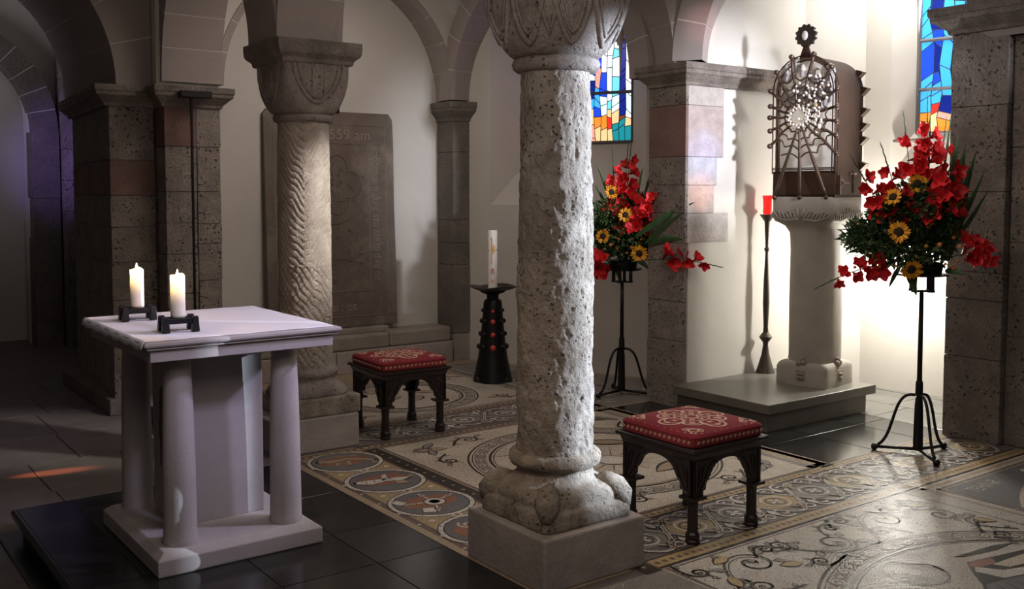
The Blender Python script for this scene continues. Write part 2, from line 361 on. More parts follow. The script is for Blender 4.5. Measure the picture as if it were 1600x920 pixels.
def impost(root, poly, z, h=.18, k=1.0, m='mould', name='impost'):
    mb = MB(); poly_loft(mb, poly, [(o * k, z + q / .18 * h) for o, q in IMP]); return mb.build(name, M[m], root, bevel=.006)
def arch(A, B, zs, w, t, label, n=13, rise=None, m='arch', stilt=0.0, group=None, name='stone_arch', half=None):
    A = Vector(A); B = Vector(B); c = (A + B) / 2; r = (B - A).length / 2; u = (B - A).normalized(); p = Vector((-u.y, u.x)); rz = (rise or r)
    root = empty(name, (c.x, c.y, zs), label, 'arch', group)
    def pt(a, rr, s): # a: 0 at B side .. pi at A side
        x = cos(a) * rr; z = stilt + sin(a) * (rz + (rr - r))
        return (u.x * x + p.x * s * w / 2, u.y * x + p.y * s * w / 2, z)
    def seg(a0, a1, ri, ro, ww, k=3):
        mb = MB(); vs = []; fs = []
        for i in range(k + 1):
            a = a0 + (a1 - a0) * i / k
            for rr in (ri, ro):
                for s in (-ww, ww): vs.append(pt(a, rr, s))
        for i in range(k):
            b = i * 4; e = b + 4
            fs += [(b, e, e + 1, b + 1), (b + 2, b + 3, e + 3, e + 2), (b, b + 2, e + 2, e), (b + 1, e + 1, e + 3, b + 3)]
        fs += [(0, 1, 3, 2), (k * 4, k * 4 + 2, k * 4 + 3, k * 4 + 1)]
        return mb.add(vs, fs)
    seg(0, pi, r + .005, r + t - .003, .992, 40).build('mortar_bed', M['mortar'], root)
    if stilt > .01:
        for s in (-1, 1):
            q = u * (s * (r + t / 2)); MB().obox((q.x, q.y), tuple(u), 0, 0, stilt, t / 2, w / 2).build('voussoir', M[m], root)
    g = .0036 / r
    for k in range(n):
        a0 = pi * k / n + g * (k > 0); a1 = pi * (k + 1) / n - g * (k < n - 1)
        seg(a0, a1, r, r + t, 1.0).build('voussoir', M[m], root)
    return root
def wall_hole(name, p0, p1, z0, z1, holes, thick, m, kind='structure', nseg=24, parent=None):
    """vertical wall from p0 to p1 (2d) with arched holes [(s0, s1, zb, zs, rise)] in metres along the wall; thickness to the left of p0>p1"""
    p0 = Vector(p0); p1 = Vector(p1); u = (p1 - p0).normalized(); L = (p1 - p0).length; q = Vector((-u.y, u.x)) * thick
    mb = MB()
    def panel(s0, s1, za0, za1, zb0, zb1):  # bottom z at s0,s1 / top z at s0,s1
        a = p0 + u * s0; b = p0 + u * s1
        vs = [(a.x, a.y, za0), (b.x, b.y, za1), (b.x, b.y, zb1), (a.x, a.y, zb0)]
        vs += [(v[0] + q.x, v[1] + q.y, v[2]) for v in vs]
        mb.add(vs, [(0, 1, 2, 3), (7, 6, 5, 4), (0, 4, 5, 1), (3, 2, 6, 7), (0, 3, 7, 4), (1, 5, 6, 2)])
    s = 0
    for (s0, s1, zb, zs, rise) in sorted(holes):
        if s0 > s: panel(s, s0, z0, z0, z1, z1)
        c = (s0 + s1) / 2; r = (s1 - s0) / 2
        for k in range(nseg):
            a, b = s0 + 2 * r * (1 - cos(pi * k / nseg)) / 2, s0 + 2 * r * (1 - cos(pi * (k + 1) / nseg)) / 2
            ha, hb = [zs + rise * sqrt(max(0, 1 - ((x - c) / r) ** 2)) for x in (a, b)]
            if min(ha, hb) < z1: panel(a, b, ha, hb, max(z1, ha), max(z1, hb))
            if zb > z0: panel(a, b, z0, z0, zb, zb)
        s = s1
    if s < L: panel(s, L, z0, z0, z1, z1)
    o = mb.build(name, m, parent)
    if kind and not parent: o['kind'] = kind
    return o

# ------------------------------------------------------------------ vaults and walls
def vault(name, xs, ys, zs, rise, m, n=18):
    for i in range(len(xs) - 1):
        for j in range(len(ys) - 1):
            mb = MB(); vs = []; fs = []; x0, x1, y0, y1 = xs[i], xs[i + 1], ys[j], ys[j + 1]
            for a in range(n + 1):
                for b in range(n + 1):
                    u = -cos(pi * a / n); v = -cos(pi * b / n)
                    z = zs + rise * max(sqrt(max(0, 1 - u * u)), sqrt(max(0, 1 - v * v))) 
                    vs.append(((x0 + x1) / 2 + u * (x1 - x0) / 2, (y0 + y1) / 2 + v * (y1 - y0) / 2, z))
            for a in range(n):
                for b in range(n):
                    k = a * (n + 1) + b; fs.append((k, k + 1, k + n + 2, k + n + 1))
            o = mb.add(vs, fs).build(name, m, None, smooth=True); o['kind'] = 'structure'
vault('ceiling', [-2.75, -.05, 2.65, 5.42], [.70, 3.29, 5.87, 8.05], 2.55, 1.36, M['vault'])
vault('ceiling', [-1.6, 2.95], [9.9, 12.5], 3.2, 1.0, M['vault'])
tag(MB().box(5.3, 7.9, -3, 5.6, 3.75, 3.9).build('ceiling', M['vault']), kind='structure')
tag(MB().prism([(5.2, 5.6), (7.5, 5.6), (7.0, 8.6), (5.2, 8.6)], 3.85, 3.95).build('ceiling', M['vault']), kind='structure')
# north wall with its blind niche
wall_hole('wall_north', (2.4, 7.94), (5.34, 7.94), 2.44, 4.1, [(.52, 2.78, 2.44, 2.49, 1.10)], .10, M['plaster'])
tag(MB().box(2.5, 5.4, 8.20, 8.45, -.15, 4.1).build('wall_niche', M['plaster']), kind='structure')
# oblique wall with the splayed left window
OA = Vector((5.31, 7.92)); OB = Vector((6.05, 6.05)); OU = (OB - OA).normalized(); ON = Vector((-OU.y, OU.x))
if ON.x < 0: ON = -ON
def op(t, off): q = OA + OU * t + ON * off; return (q.x, q.y)
def splay_window(wname, P, L, s0, s1, zb, zt, g0, g1, gz0, gz1, off, ztop, tlen, thick=.12):
    """plaster wall with a deep splayed recess; P(t, off) -> xy"""
    mb = MB()
    def q4(a, b, c, d): mb.add([a, b, c, d], [(0, 1, 2, 3)])
    def v(t, o, z): x, y = P(t, o); return (x, y, z)
    N = 14; c = (s0 + s1) / 2; gc = (g0 + g1) / 2
    spr = zt; gspr = gz1
    def top(t): k = (t - c) / ((s1 - s0) / 2); return spr + (s1 - s0) / 2 * sqrt(max(0, 1 - k * k))
    def gtop(t): k = (t - gc) / ((g1 - g0) / 2); return gspr + (g1 - g0) / 2 * sqrt(max(0, 1 - k * k))
    q4(v(0, 0, 0), v(s0, 0, 0), v(s0, 0, ztop), v(0, 0, ztop)); q4(v(s1, 0, 0), v(tlen, 0, 0), v(tlen, 0, ztop), v(s1, 0, ztop))
    q4(v(s0, 0, 0), v(s1, 0, 0), v(s1, 0, zb), v(s0, 0, zb))
    q4(v(s0, 0, zb), v(s1, 0, zb), v(g1, off, gz0), v(g0, off, gz0))
    q4(v(s0, 0, zb), v(g0, off, gz0), v(g0, off, gspr), v(s0, 0, spr)); q4(v(s1, 0, spr), v(g1, off, gspr), v(g1, off, gz0), v(s1, 0, zb))
    for k in range(N):
        a = s0 + (s1 - s0) * (1 - cos(pi * k / N)) / 2; b = s0 + (s1 - s0) * (1 - cos(pi * (k + 1) / N)) / 2
        ga = g0 + (g1 - g0) * (1 - cos(pi * k / N)) / 2; gb = g0 + (g1 - g0) * (1 - cos(pi * (k + 1) / N)) / 2
        q4(v(a, 0, top(a)), v(b, 0, top(b)), v(b, 0, max(ztop, top(b))), v(a, 0, max(ztop, top(a))))
        q4(v(a, 0, top(a)), v(ga, off, gtop(ga)), v(gb, off, gtop(gb)), v(b, 0, top(b)))
    # outer backing so the wall has its thickness
    for (a, b, z0, z1) in ((0 - .1, g0, 0, ztop + .3), (g1, tlen + .1, 0, ztop + .3), (g0, g1, 0, gz0)):
        vs = [v(a, off, z0), v(b, off, z0), v(b, off + .2, z0), v(a, off + .2, z0)]
        mb.add(vs + [(x, y, z1) for x, y, _ in vs], [(0, 1, 5, 4), (1, 2, 6, 5), (2, 3, 7, 6), (3, 0, 4, 7), (4, 5, 6, 7)])
    o = mb.build(wname, M['plaster']); o['kind'] = 'structure'; return o
splay_window('wall_oblique', op, 2.4, .28, 1.88, 1.50, 3.4, .62, 1.57, 2.07, 3.6, .38, 4.3, 2.25)
# sanctuary: wall beside the shrine and the chancel end wall with its window
mb = MB(); mb.prism([(5.40, 5.1), (6.74, 5.1), (7.22, 4.86), (7.6, 4.9), (7.4, 5.62), (6.0, 5.9), (5.7, 5.47), (5.40, 5.46)], 0, 3.8)
tag(mb.build('wall_shrine', M['plaster']), kind='structure')
EA = Vector((7.22, 4.86)); EB = Vector((7.50, 2.9)); EU = (EB - EA).normalized(); EN = Vector((-EU.y, EU.x))
if EN.x < 0: EN = -EN
def ep(t, off): q = EA + EU * t + EN * off; return (q.x, q.y)
splay_window('wall_east', ep, 2, .22, 1.35, 1.72, 3.05, .40, 1.15, 2.08, 3.2, .14, 3.8, 1.98)
tag(MB().box(6.2, 7.9, -3.2, -3.0, 0, 3.8).build('wall_south', M['plaster']), kind='structure')
# unseen panels added to narrow the daylight beam, right of the frame
_d = Vector((2.668 - 6.6, 3.29 + .1)).normalized(); _q = Vector((-_d.y, _d.x)) * -1
for _a, _b in ((-.65, -.0255), (.0255, .40)):
    c_ = Vector((6.6, -.1)) + _d * .8
    tag(MB().prism(ccw([tuple(c_ + _q * _a + _d * -.02), tuple(c_ + _q * _b + _d * -.02), tuple(c_ + _q * _b + _d * .02), tuple(c_ + _q * _a + _d * .02)]), 0, 3.7).build('beam_slit_panel', M['plaster']), kind='structure')
# far aisle
wall_hole('wall_aisle', (-3.2, 12.4), (4.4, 12.4), -.15, 4.2, [(3.5, 5.5, -.15, 2.45, 1.0)], .25, M['plaster'])
tag(MB().box(-3.2, 4.4, 12.95, 13.1, -.15, 4.2).build('wall_aisle_back', M['plaster']), kind='structure')
tag(MB().box(-3.4, -3.2, -3, 13, -.15, 4.2).build('wall_west', M['plaster']), kind='structure')
tag(MB().box(2.92, 3.1, 8.46, 12.4, -.15, 4.2).build('wall_aisle_east', M['plaster']), kind='structure')

# ------------------------------------------------------------------ piers
# compound pier behind the altar
p = empty('compound_pier', (2.5, 8.1, -.15), 'stepped stone pier behind the altar with red sandstone bands', 'pier')
p.location = (0, 0, 0)
courses(p, ccw([(2.08, 8.12), (2.43, 8.12), (2.43, 9.8), (2.19, 9.8)]), [-.15, .4, .76, 1.06, 1.34, 1.59, 1.87, 2.31], ['tuff', 'tuff', 'tuff', 'tuff', 'tuff', 'red', 'tuff'])
courses(p, ccw([(2.45, 7.92), (2.70, 7.92), (2.70, 8.25), (2.45, 8.25)]), [0, .45, .8, 1.12, 1.37, 1.62, 1.98, 2.31], ['tuff2', 'tuff2', 'tuff2', 'tuff2', 'tuff2', 'tuff2', 'red'])
courses(p, ccw([(2.71, 7.93), (2.90, 7.93), (2.90, 8.25), (2.71, 8.25)]), [0, .5, .9, 1.2, 1.36, 1.62, 1.98, 2.31], ['tuff2'])
impost(p, ccw([(2.06, 8.12), (2.44, 8.12), (2.44, 7.92), (2.90, 7.92), (2.90, 8.3), (2.17, 9.8)]), 2.29, .17)
MB().box(2.03, 2.45, 8.08, 9.72, -.15, -.02).build('base_course', M['dark'], p, bevel=.01)
p = empty('wall_pier', (0, 0, 0), 'dark stone wall pier between the carved slab niche and the paschal candle', 'pier')
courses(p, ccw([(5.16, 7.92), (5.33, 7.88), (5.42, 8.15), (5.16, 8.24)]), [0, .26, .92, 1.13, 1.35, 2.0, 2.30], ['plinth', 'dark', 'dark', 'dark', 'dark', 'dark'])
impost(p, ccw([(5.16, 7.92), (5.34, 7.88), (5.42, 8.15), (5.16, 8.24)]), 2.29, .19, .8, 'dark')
p = empty('corner_pier', (0, 0, 0), 'stone corner pier with dark red block, lit quoins facing the shrine', 'pier')
courses(p, ccw([(5.35, 5.085), (5.37, 5.085), (5.60, 5.47), (5.35, 5.47)]), [0, .50, .80, 1.24], ['tuff', 'tuff', 'tuff'])
for z0, z1, xr, k in ((1.24, 1.46, 5.82, 'tuff2'), (1.46, 1.67, 5.66, 'tuff2'), (1.67, 1.88, 5.69, 'tuff2'), (1.88, 2.26, 5.76, 'red'), (2.26, 2.42, 5.76, 'tuff2')):
    mb = MB(); mb.prism(ccw([(5.35, 5.085), (5.375, 5.085), (5.6, 5.47), (5.35, 5.47)]), z0 + .002, z1); mb.build('stone_block', M['tuff' if k != 'red' else 'red'], p, bevel=.005)
    mb = MB(); mb.prism(ccw([(5.376, 5.087), (xr, 5.085), (xr, 5.3), (5.5, 5.3)]), z0 + .002, z1); mb.build('quoin', M['quoin' if k != 'red' else 'quoin_red'], p, bevel=.004)
impost(p, ccw([(5.35, 5.09), (6.40, 5.09), (6.40, 5.4), (5.6, 5.47), (5.35, 5.47)]), 2.40, .17, .85, 'mould', 'cornice')
p = empty('chancel_pier', (0, 0, 0), 'massive pitted tuff pier at the right behind the flower stand', 'pier')
courses(p, ccw([(6.20, 3.15), (6.2, 3.53), (7.38, 3.53), (7.38, 3.15)]), [0, .54, .92, 1.10, 1.62, 2.17, 2.66], ['tuff'])
courses(p, ccw([(6.26, 2.72), (6.26, 3.145), (7.30, 3.145), (7.30, 2.72)]), [0, .70, 1.3, 1.9, 2.66], ['tuff'])
impost(p, ccw([(6.2, 2.75), (6.2, 3.53), (7.38, 3.53), (7.38, 2.75)]), 2.64, .18, 1.2)

# ------------------------------------------------------------------ arches
arch((2.86, 5.85), (5.35, 5.38), 2.55, .42, .26, 'arch springing from the far column to the corner pier')
arch((2.64, 5.65), (2.67, 3.51), 2.55, .44, .26, 'arch between the near column and the herringbone column')
arch((2.42, 5.87), (.15, 5.87), 2.55, .44, .26, 'arch leaving the herringbone column toward the left')
arch((2.67, 7.90), (2.66, 6.09), 2.49, .48, .26, 'arch springing from the compound pier right of the black uplight', rise=1.1)
arch((2.94, 8.08), (5.15, 8.08), 2.49, .30, .06, 'wall arch framing the niche of the carved slab')
arch((5.25, 7.88), (5.42, 5.64), 2.49, .26, .20, 'arch in front of the left stained glass window')
arch((5.57, 5.09), (6.55, 3.53), 2.58, .38, .22, 'pale arch rising above the sunlit quoins', rise=1.05)
arch((2.89, 3.28), (6.2, 3.2), 2.60, .44, .26, 'arch from the near column to the chancel pier', rise=1.15, n=17)
arch((2.14, 8.96), (-.26, 8.96), 2.46, 1.70, .42, 'deep dark arch at upper left resting on the compound pier', n=12)
for k in (3,): pass
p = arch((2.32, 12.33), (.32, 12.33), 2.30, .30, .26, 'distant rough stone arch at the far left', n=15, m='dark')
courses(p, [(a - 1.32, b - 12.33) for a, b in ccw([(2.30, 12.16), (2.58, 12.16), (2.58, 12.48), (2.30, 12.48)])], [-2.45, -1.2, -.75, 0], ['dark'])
p = empty('pilaster', (0, 0, 0), 'narrow stone pilaster glowing violet beyond the compound pier', 'pier')
courses(p, ccw([(2.60, 12.0), (2.91, 12.0), (2.91, 12.38), (2.60, 12.38)]), [-.15, .6, 1.4, 1.75, 2.1, 2.5, 2.9, 3.6], ['tuff', 'tuff', 'tuff2', 'tuff2'])

# ------------------------------------------------------------------ floor
FL = empty('floor', (0, 0, 0), kind='structure')
MB().box(2.30, 8.2, -3, 9, -.15, -.003).build('mortar_bed', M['grout'], FL)
MB().box(-3.3, 4.4, -3, 13.2, -.3, -.158).build('subfloor', M['grout'], FL)
rows = [(5.62, 6.24), (6.24, 6.95), (6.95, 7.7), (7.7, 8.5), (8.5, 9.3), (9.3, 10.2), (10.2, 11.1), (11.1, 12.1), (12.1, 13.0), (4.9, 5.62), (4.2, 4.9), (3.4, 4.2), (2.6, 3.4), (1.8, 2.6), (1.0, 1.8)]
for j, (y0, y1) in enumerate(rows):
    x = -3.2 + random.uniform(0, .5)
    if j == 0: x = -.80
    while x < 2.9:
        w = random.uniform(.55, .95)
        if j == 0: w = 1.02
        x1 = min(x + w, 2.93)
        if y0 < 5.5: x1 = min(x1, .95)
        if x1 - x > .1:
            MB().box(x + .004, x1 - .004, y0 + .004, y1 - .004, -.2, -.15 + random.uniform(-.001, .001)).build('floor_tile', M['floor_stone'], FL, bevel=.002)
        x = x1
        if x >= 2.9 or (y0 < 5.5 and x >= .94): break
# black stepped platform under the altar
pf = empty('altar_platform', (0, 0, 0), 'low black slate platform with moulded step edge under the altar', 'platform')
MB().box(.93, 2.36, 2.0, 5.50, -.15, -.03).build('riser', M['black2'], pf)
MB().box(.82, 2.3, 2.0, 5.58, -.15, -.135).build('toe', M['black2'], pf, bevel=.004)
mb = MB(); poly_loft(mb, [(.90, 2.0), (2.36, 2.0), (2.36, 5.48), (.90, 5.48)], [(-.02, -.075), (.0, -.07), (.005, -.05), (.02, -.04), (.022, -.015), (.012, -.003), (-.3, -.003)]); mb.build('nosing', M['black'], pf)
MB().box(.93, 2.37, 2.01, 5.46, -.029, -.0035).build('joint_bed', M['grout'], pf)
ys = [2.0, 2.6, 3.15, 3.73, 4.18, 4.78, 5.48]; xs_ = [.90, 1.17, 1.585, 2.03, 2.38]
for j in range(6):
    for i in range(4):
        MB().box(xs_[i] + .002, xs_[i + 1] - .002, ys[j] + .002, ys[j + 1] - .002, -.02, 0).build('slab', M['black' if (i + j) % 3 else 'black2'], pf, bevel=.0015)
MB().box(2.2, 2.38, 5.5, 8.1, -.15, 0).build('kerb', M['dark'], FL, bevel=.01)
# black slabs round the shrine, grey worn slabs in the niche
for j in range(4):
    for i in range(3):
        x0 = 4.97 + i * .50; y0 = 3.53 + j * .49; x1 = min(x0 + .5, 6.3)
        MB().box(x0 + .003, x1 - .003, y0 + .003, min(y0 + .49, 5.46) - .003, -.02, .001).build('slab', M['black'], FL, bevel=.0015)
for j in range(4):
    for i in range(3):
        x0 = 6.30 + i * .45; y0 = 3.0 + j * .56 + (.15 if i % 2 else 0)
        MB().box(x0 + .004, x0 + .446, y0 + .004, min(y0 + .556, 5.1), -.02, random.uniform(0, .004)).build('slab', M['grey_slab'], FL, bevel=.003)
MB().box(6.2, 7.9, -3, 2.98, -.02, 0).build('slab', M['grey_slab'], FL)

# --- mosaic pavement: flat inlays, each colour its own piece
Z1, Z2, Z3, Z4, Z5 = .001, .0018, .0026, .0034, .0042
class MOS:
    def __init__(s): s.d = {}
    def g(s, k): return s.d.setdefault(k, MB())
    def build(s, name, parent, stuff=True):
        for k, mb in s.d.items():
            o = mb.build(name, M[k], parent)
            if stuff: o['kind'] = 'stuff'
def circ(cx, cy, r, n=48, a0=0, a1=2 * pi): return [(cx + r * cos(a0 + (a1 - a0) * k / n), cy + r * sin(a0 + (a1 - a0) * k / n)) for k in range(n + (0 if abs(a1 - a0 - 2 * pi) < 1e-6 else 1))]
def spiral(cx, cy, r0, r1, a0, turns, n=40): return [(cx + (r0 + (r1 - r0) * k / n) * cos(a0 + turns * 2 * pi * k / n), cy + (r0 + (r1 - r0) * k / n) * sin(a0 + turns * 2 * pi * k / n)) for k in range(n + 1)]
def bez(p0, p1, p2, p3, n=20):
    return [tuple((1 - t) ** 3 * a + 3 * (1 - t) ** 2 * t * b + 3 * (1 - t) * t * t * c + t ** 3 * d for a, b, c, d in zip(p0, p1, p2, p3)) for t in [k / n for k in range(n + 1)]]
def rect(mos, k, x0, x1, y0, y1, z): mos.g(k).flat([(x0, y0), (x1, y0), (x1, y1), (x0, y1)], z)
def frame(mos, k, x0, x1, y0, y1, w, z):
    for q in ((x0, x1, y0, y0 + w), (x0, x1, y1 - w, y1), (x0, x0 + w, y0, y1), (x1 - w, x1, y0, y1)): rect(mos, k, *q, z)
def dentils(mos, k, x0, x1, y0, y1, step, z, along='x'):
    if along == 'x':
        x = x0
        while x < x1 - step * .5: rect(mos, k, x, x + step * .5, y0, y1, z); x += step
    else:
        y = y0
        while y < y1 - step * .5: rect(mos, k, x0, x1, y, y + step * .5, z); y += step
def line(mos, k, pts, w, z, **a): mos.g(k).ribbon(pts, w, z, **a)
def dline(mos, pts, w, z, closed=False, fill='mgrey', lw=.009):
    mos.g('mdark').ribbon(pts, w, z, closed); mos.g(fill).ribbon(pts, w - 2 * lw, z + .0005, closed)
def leafm(mos, k, cx, cy, a, L, w, z, outline=True):
    pts = []; n = 10
    for t in range(n + 1):
        q = t / n; pts.append((q * L, w * sin(pi * q)))
    for t in range(n - 1, 0, -1):
        q = t / n; pts.append((q * L, -w * sin(pi * q)))
    f = lambda s: [(cx + cos(a) * (x) - sin(a) * y * s, cy + sin(a) * x + cos(a) * y * s) for x, y in pts]
    if outline: mos.g('mdark').flat([(cx + cos(a) * (-.008 + x * 1.06) - sin(a) * y * 1.45, cy + sin(a) * (-.008 + x * 1.06) + cos(a) * y * 1.45) for x, y in pts], z)
    mos.g(k).flat(f(1), z + .0005)
def scroll(mos, cx, cy, s, a, flip=1, z=Z2, leaf='mtan'):
    """vine scroll: S stem ending in a spiral with leaves"""
    def T(p): x, y = p[0] * s, p[1] * s * flip; return (cx + x * cos(a) - y * sin(a), cy + x * sin(a) + y * cos(a))
    st = bez((-1.0, -.35), (-.6, .25), (-.3, .55), (.05, .5), 18) + spiral(.05, .12, .38, .07, pi / 2, -1.35, 34)[1:]
    line(mos, 'mdark', [T(p) for p in st], .014 , z); line(mos, 'mdark', [T((p[0] * .9 - .03, p[1] * .87 - .03)) for p in st], .006, z)
    for (x, y, b, L) in ((-.55, .18, 2.2, .32), (-.25, .5, 1.4, .3), (.4, .3, .3, .26), (.38, -.05, -.6, .24), (-.75, -.1, -1.2, .3), (.05, .12, 1.0, .16)):
        q = T((x, y)); leafm(mos, leaf, q[0], q[1], a + b * flip, L * s, .06 * s, z)
    q = T((.62, .45)); line(mos, 'mdark', spiral(q[0], q[1], .16 * s, .03 * s, a, 1.2 * flip, 18), .008, z)
MO = empty('mosaic_pavement', (0, 0, 0), 'polished figurative marble mosaic pavement with medallions, rings and scrolls', 'mosaic')
# base fields
m0 = MOS()
rect(m0, 'mbrown', 2.38, 2.98, 2.93, 5.60, Z1 - .0004); rect(m0, 'cream', 2.98, 4.96, 3.52, 5.46, Z1)
rect(m0, 'mpurple', 2.60, 6.20, 2.93, 3.52, Z1 - .0003); rect(m0, 'cream2', 2.98, 6.20, -2.0, 2.94, Z1); rect(m0, 'mgrey', 1.5, 2.98, -2.0, 2.94, Z1)
rect(m0, 'mpurple', 2.38, 4.96, 5.46, 6.08, Z1); rect(m0, 'cream', 2.38, 4.83, 6.08, 7.40, Z1)
m0.g('mgrey').flat([(4.83, 5.46), (6.15, 5.46), (6.05, 6.05), (5.38, 7.75), (4.83, 7.75)], Z1)
m0.g('mtan').flat([(2.38, 7.40), (4.84, 7.40), (4.84, 7.7), (5.4, 7.7), (5.3, 7.92), (2.38, 7.92)], Z1 + .0004)
m0.g('mtan').flat([(5.38, 7.75), (6.05, 6.05), (5.97, 6.02), (5.30, 7.72)], Z2)
m0.build('mosaic_field', MO)
# medallion strip
ms = MOS()
rect(ms, 'mtan', 2.46, 2.86, 3.0, 5.56, Z1 + .0006); rect(ms, 'mdark', 2.88, 2.97, 2.93, 5.56, Z1 + .0006)
for k in range(26): ms.g('mtan').flat(circ(2.925, 3.0 + k * .10, .013, 4), Z2 + .0004)
line(ms, 'mtan', [(2.40, 2.93), (2.40, 5.58)], .045, Z1 + .0008)
for k in range(13): ms.g('mwhite').flat(circ(2.435, 3.05 + k * .2, .012, 4), Z2 + .0004)
ms.build('border_strip', MO)
def medallion(cx, cy, kind):
    o = empty('medallion', (cx, cy, Z2)); o.parent = MO
    b = MOS(); b.g('mdark').flat(circ(0, 0, .232), 0); b.g('mwhite').flat(circ(0, 0, .226), .0004); b.g('mdark').flat(circ(0, 0, .203), .0008); b.g('mslate').flat(circ(0, 0, .196), .0012)
    b.g('mred').flat([(x * 1.0, y * .62 + .02) for x, y in circ(0, 0, .165, 9)], .0016)
    b.build('disc', o)
    f = MOS(); Z = .0021
    def fig(pts, k='mwhite'):
        c = (sum(p[0] for p in pts) / len(pts), sum(p[1] for p in pts) / len(pts))
        f.g('mdark').flat([(c[0] + (p[0] - c[0]) * 1.12, c[1] + (p[1] - c[1]) * 1.16) for p in pts], Z); f.g(k).flat(pts, Z + .0005)
    if kind == 0:   # reclining water bearer
        fig([(-.15, .05), (-.10, .01), (.02, .02), (.10, -.02), (.15, -.08), (.165, -.06), (.11, .02), (.03, .06), (-.06, .06), (-.13, .09)], 'mtan')
        fig([(-.06, .0), (-.10, -.07), (-.085, -.075), (-.035, -.01)], 'mtan'); fig([(.0, .0), (-.02, -.09), (.0, -.09), (.03, 0)], 'mtan'); fig(circ(.14, -.11, .02, 8), 'mtan')
        line(f, 'mtan', bez((-.12, .1), (-.05, .15), (.05, .12), (.12, .08)), .008, Z)
    elif kind == 1:  # draped figure
        fig([(-.17, .02), (-.10, -.03), (.0, -.02), (.09, -.05), (.15, -.02), (.10, .01), (.02, .03), (-.08, .05), (-.15, .06)])
        fig([(-.02, .0), (.03, .10), (.06, .11), (.03, .02)]); fig([(.04, -.03), (.02, -.10), (.10, -.12), (.08, -.05)], 'mtan'); fig(circ(.165, 0, .022, 8), 'mtan')
        for k in range(4): line(f, 'mdark', [(-.12 + .05 * k, -.01), (-.10 + .05 * k, .04)], .004, Z + .0008)
    elif kind == 2:  # scales and tablets
        fig(circ(.02, 0, .055, 14)); fig(circ(.02, 0, .03, 10), 'mslate')
        for a in (.4, 1.6, 2.9, 4.3): line(f, 'mwhite', [(.02 + .05 * cos(a), .05 * sin(a)), (.02 + .16 * cos(a), .16 * sin(a))], .012, Z); fig(circ(.02 + .12 * cos(a), .12 * sin(a), .022, 7), 'mtan')
        fig([(-.16, .04), (-.11, .06), (-.14, .13), (-.18, .10)]); fig([(-.12, -.12), (-.06, -.15), (-.03, -.09), (-.09, -.06)])
    else:
        for a, r in ((.5, .09), (2.0, .10), (3.6, .08), (5.0, .1)): line(f, 'mwhite', spiral(r * cos(a), r * sin(a), .05, .01, a, 1.3, 16), .012, Z)
        fig([(-.06, -.03), (.05, -.04), (.06, .03), (-.04, .05)])
    f.build('figure', o)
for i, (x, y) in enumerate(((2.665, 5.29), (2.665, 4.80), (2.665, 4.31), (2.665, 3.82))): medallion(x, y, i)
mk = MOS()
for y in (5.05, 4.555, 4.065, 3.57):
    for s in (-1, 1):
        mk.g('mgold').flat([(2.665 + s * .19, y - .09), (2.665 + s * .19, y + .09), (2.665 + s * .07, y)], Z2); mk.g('mwhite').flat(circ(2.665 + s * .15, y, .018, 6), Z3)
    mk.g('mwhite').flat(circ(2.665, y, .03, 8), Z4); mk.g('mred').flat(circ(2.665, y, .016, 6), Z5)
mk.build('spandrel_piece', MO)
# ring fields
def ringfield(cx, cy, ri, ro, nwave, fillk='cream'):
    r = MOS()
    r.g('mdark').ribbon(circ(cx, cy, ro + .012, 80), .014, Z2, True); r.g('mdark').ribbon(circ(cx, cy, ro - .012, 80), .007, Z2, True)
    r.g('mgrey').ribbon(circ(cx, cy, (ri + ro) / 2, 80), (ro - ri) - .05, Z2, True)
    r.g('mdark').ribbon(circ(cx, cy, ri, 80), .016, Z3, True); r.g('mdark').ribbon(circ(cx, cy, ri - .022, 80), .006, Z2, True)
    for k in range(nwave):
        a = 2 * pi * k / nwave; rm = (ri + ro) / 2; x, y = cx + rm * cos(a), cy + rm * sin(a); w = (ro - ri) * .30
        r.g('cream').flat(circ(x, y, w, 10), Z3); r.g('mdark').ribbon(spiral(x, y, w * .95, w * .2, a, 1.25, 14), .007, Z4)
        b = a + pi / nwave; r.g('mtan').flat(circ(cx + rm * cos(b), cy + rm * sin(b), w * .45, 6), Z3)
    r.build('ring_band', MO)
ringfield(3.93, 4.47, .635, .755, 34)
f1 = MOS()
frame(f1, 'mbrown', 2.985, 4.955, 3.53, 5.455, .018, Z2); frame(f1, 'mgrey', 4.80, 4.96, 3.53, 5.455, .05, Z2)
rect(f1, 'mtan', 4.86, 4.975, 3.50, 5.47, Z2)
rect(f1, 'mtan', 4.96, 6.2, 3.515, 3.54, Z2); rect(f1, 'mtan', 4.96, 5.4, 5.45, 5.48, Z2)
for (x, y, a) in ((3.20, 5.24, -.7), (4.66, 5.24, pi + .8), (3.2, 3.72, .8), (4.64, 3.74, 2.4)):
    # birds and fish in the corners
    leafm(f1, 'mtan', x - .10, y, a * .3, .24, .035, Z2); leafm(f1, 'mgrey', x, y + .02, a + 1.4, .16, .022, Z3); leafm(f1, 'mgrey', x + .02, y - .02, a - 1.2, .15, .022, Z3)
    f1.g('mdark').ribbon(circ(x - .02, y, .055, 16), .007, Z3, True); f1.g('mdark').ribbon(circ(x - .02, y, .038, 14), .005, Z3, True)
    scroll(f1, x + (.36 if x < 4 else -.36), y + (.03 if y > 4.5 else -.03), .17, 0 if x < 4 else pi, 1)
    scroll(f1, x, y + (-.30 if y > 4.5 else .30), .14, -pi / 2 if y > 4.5 else pi / 2, -1)
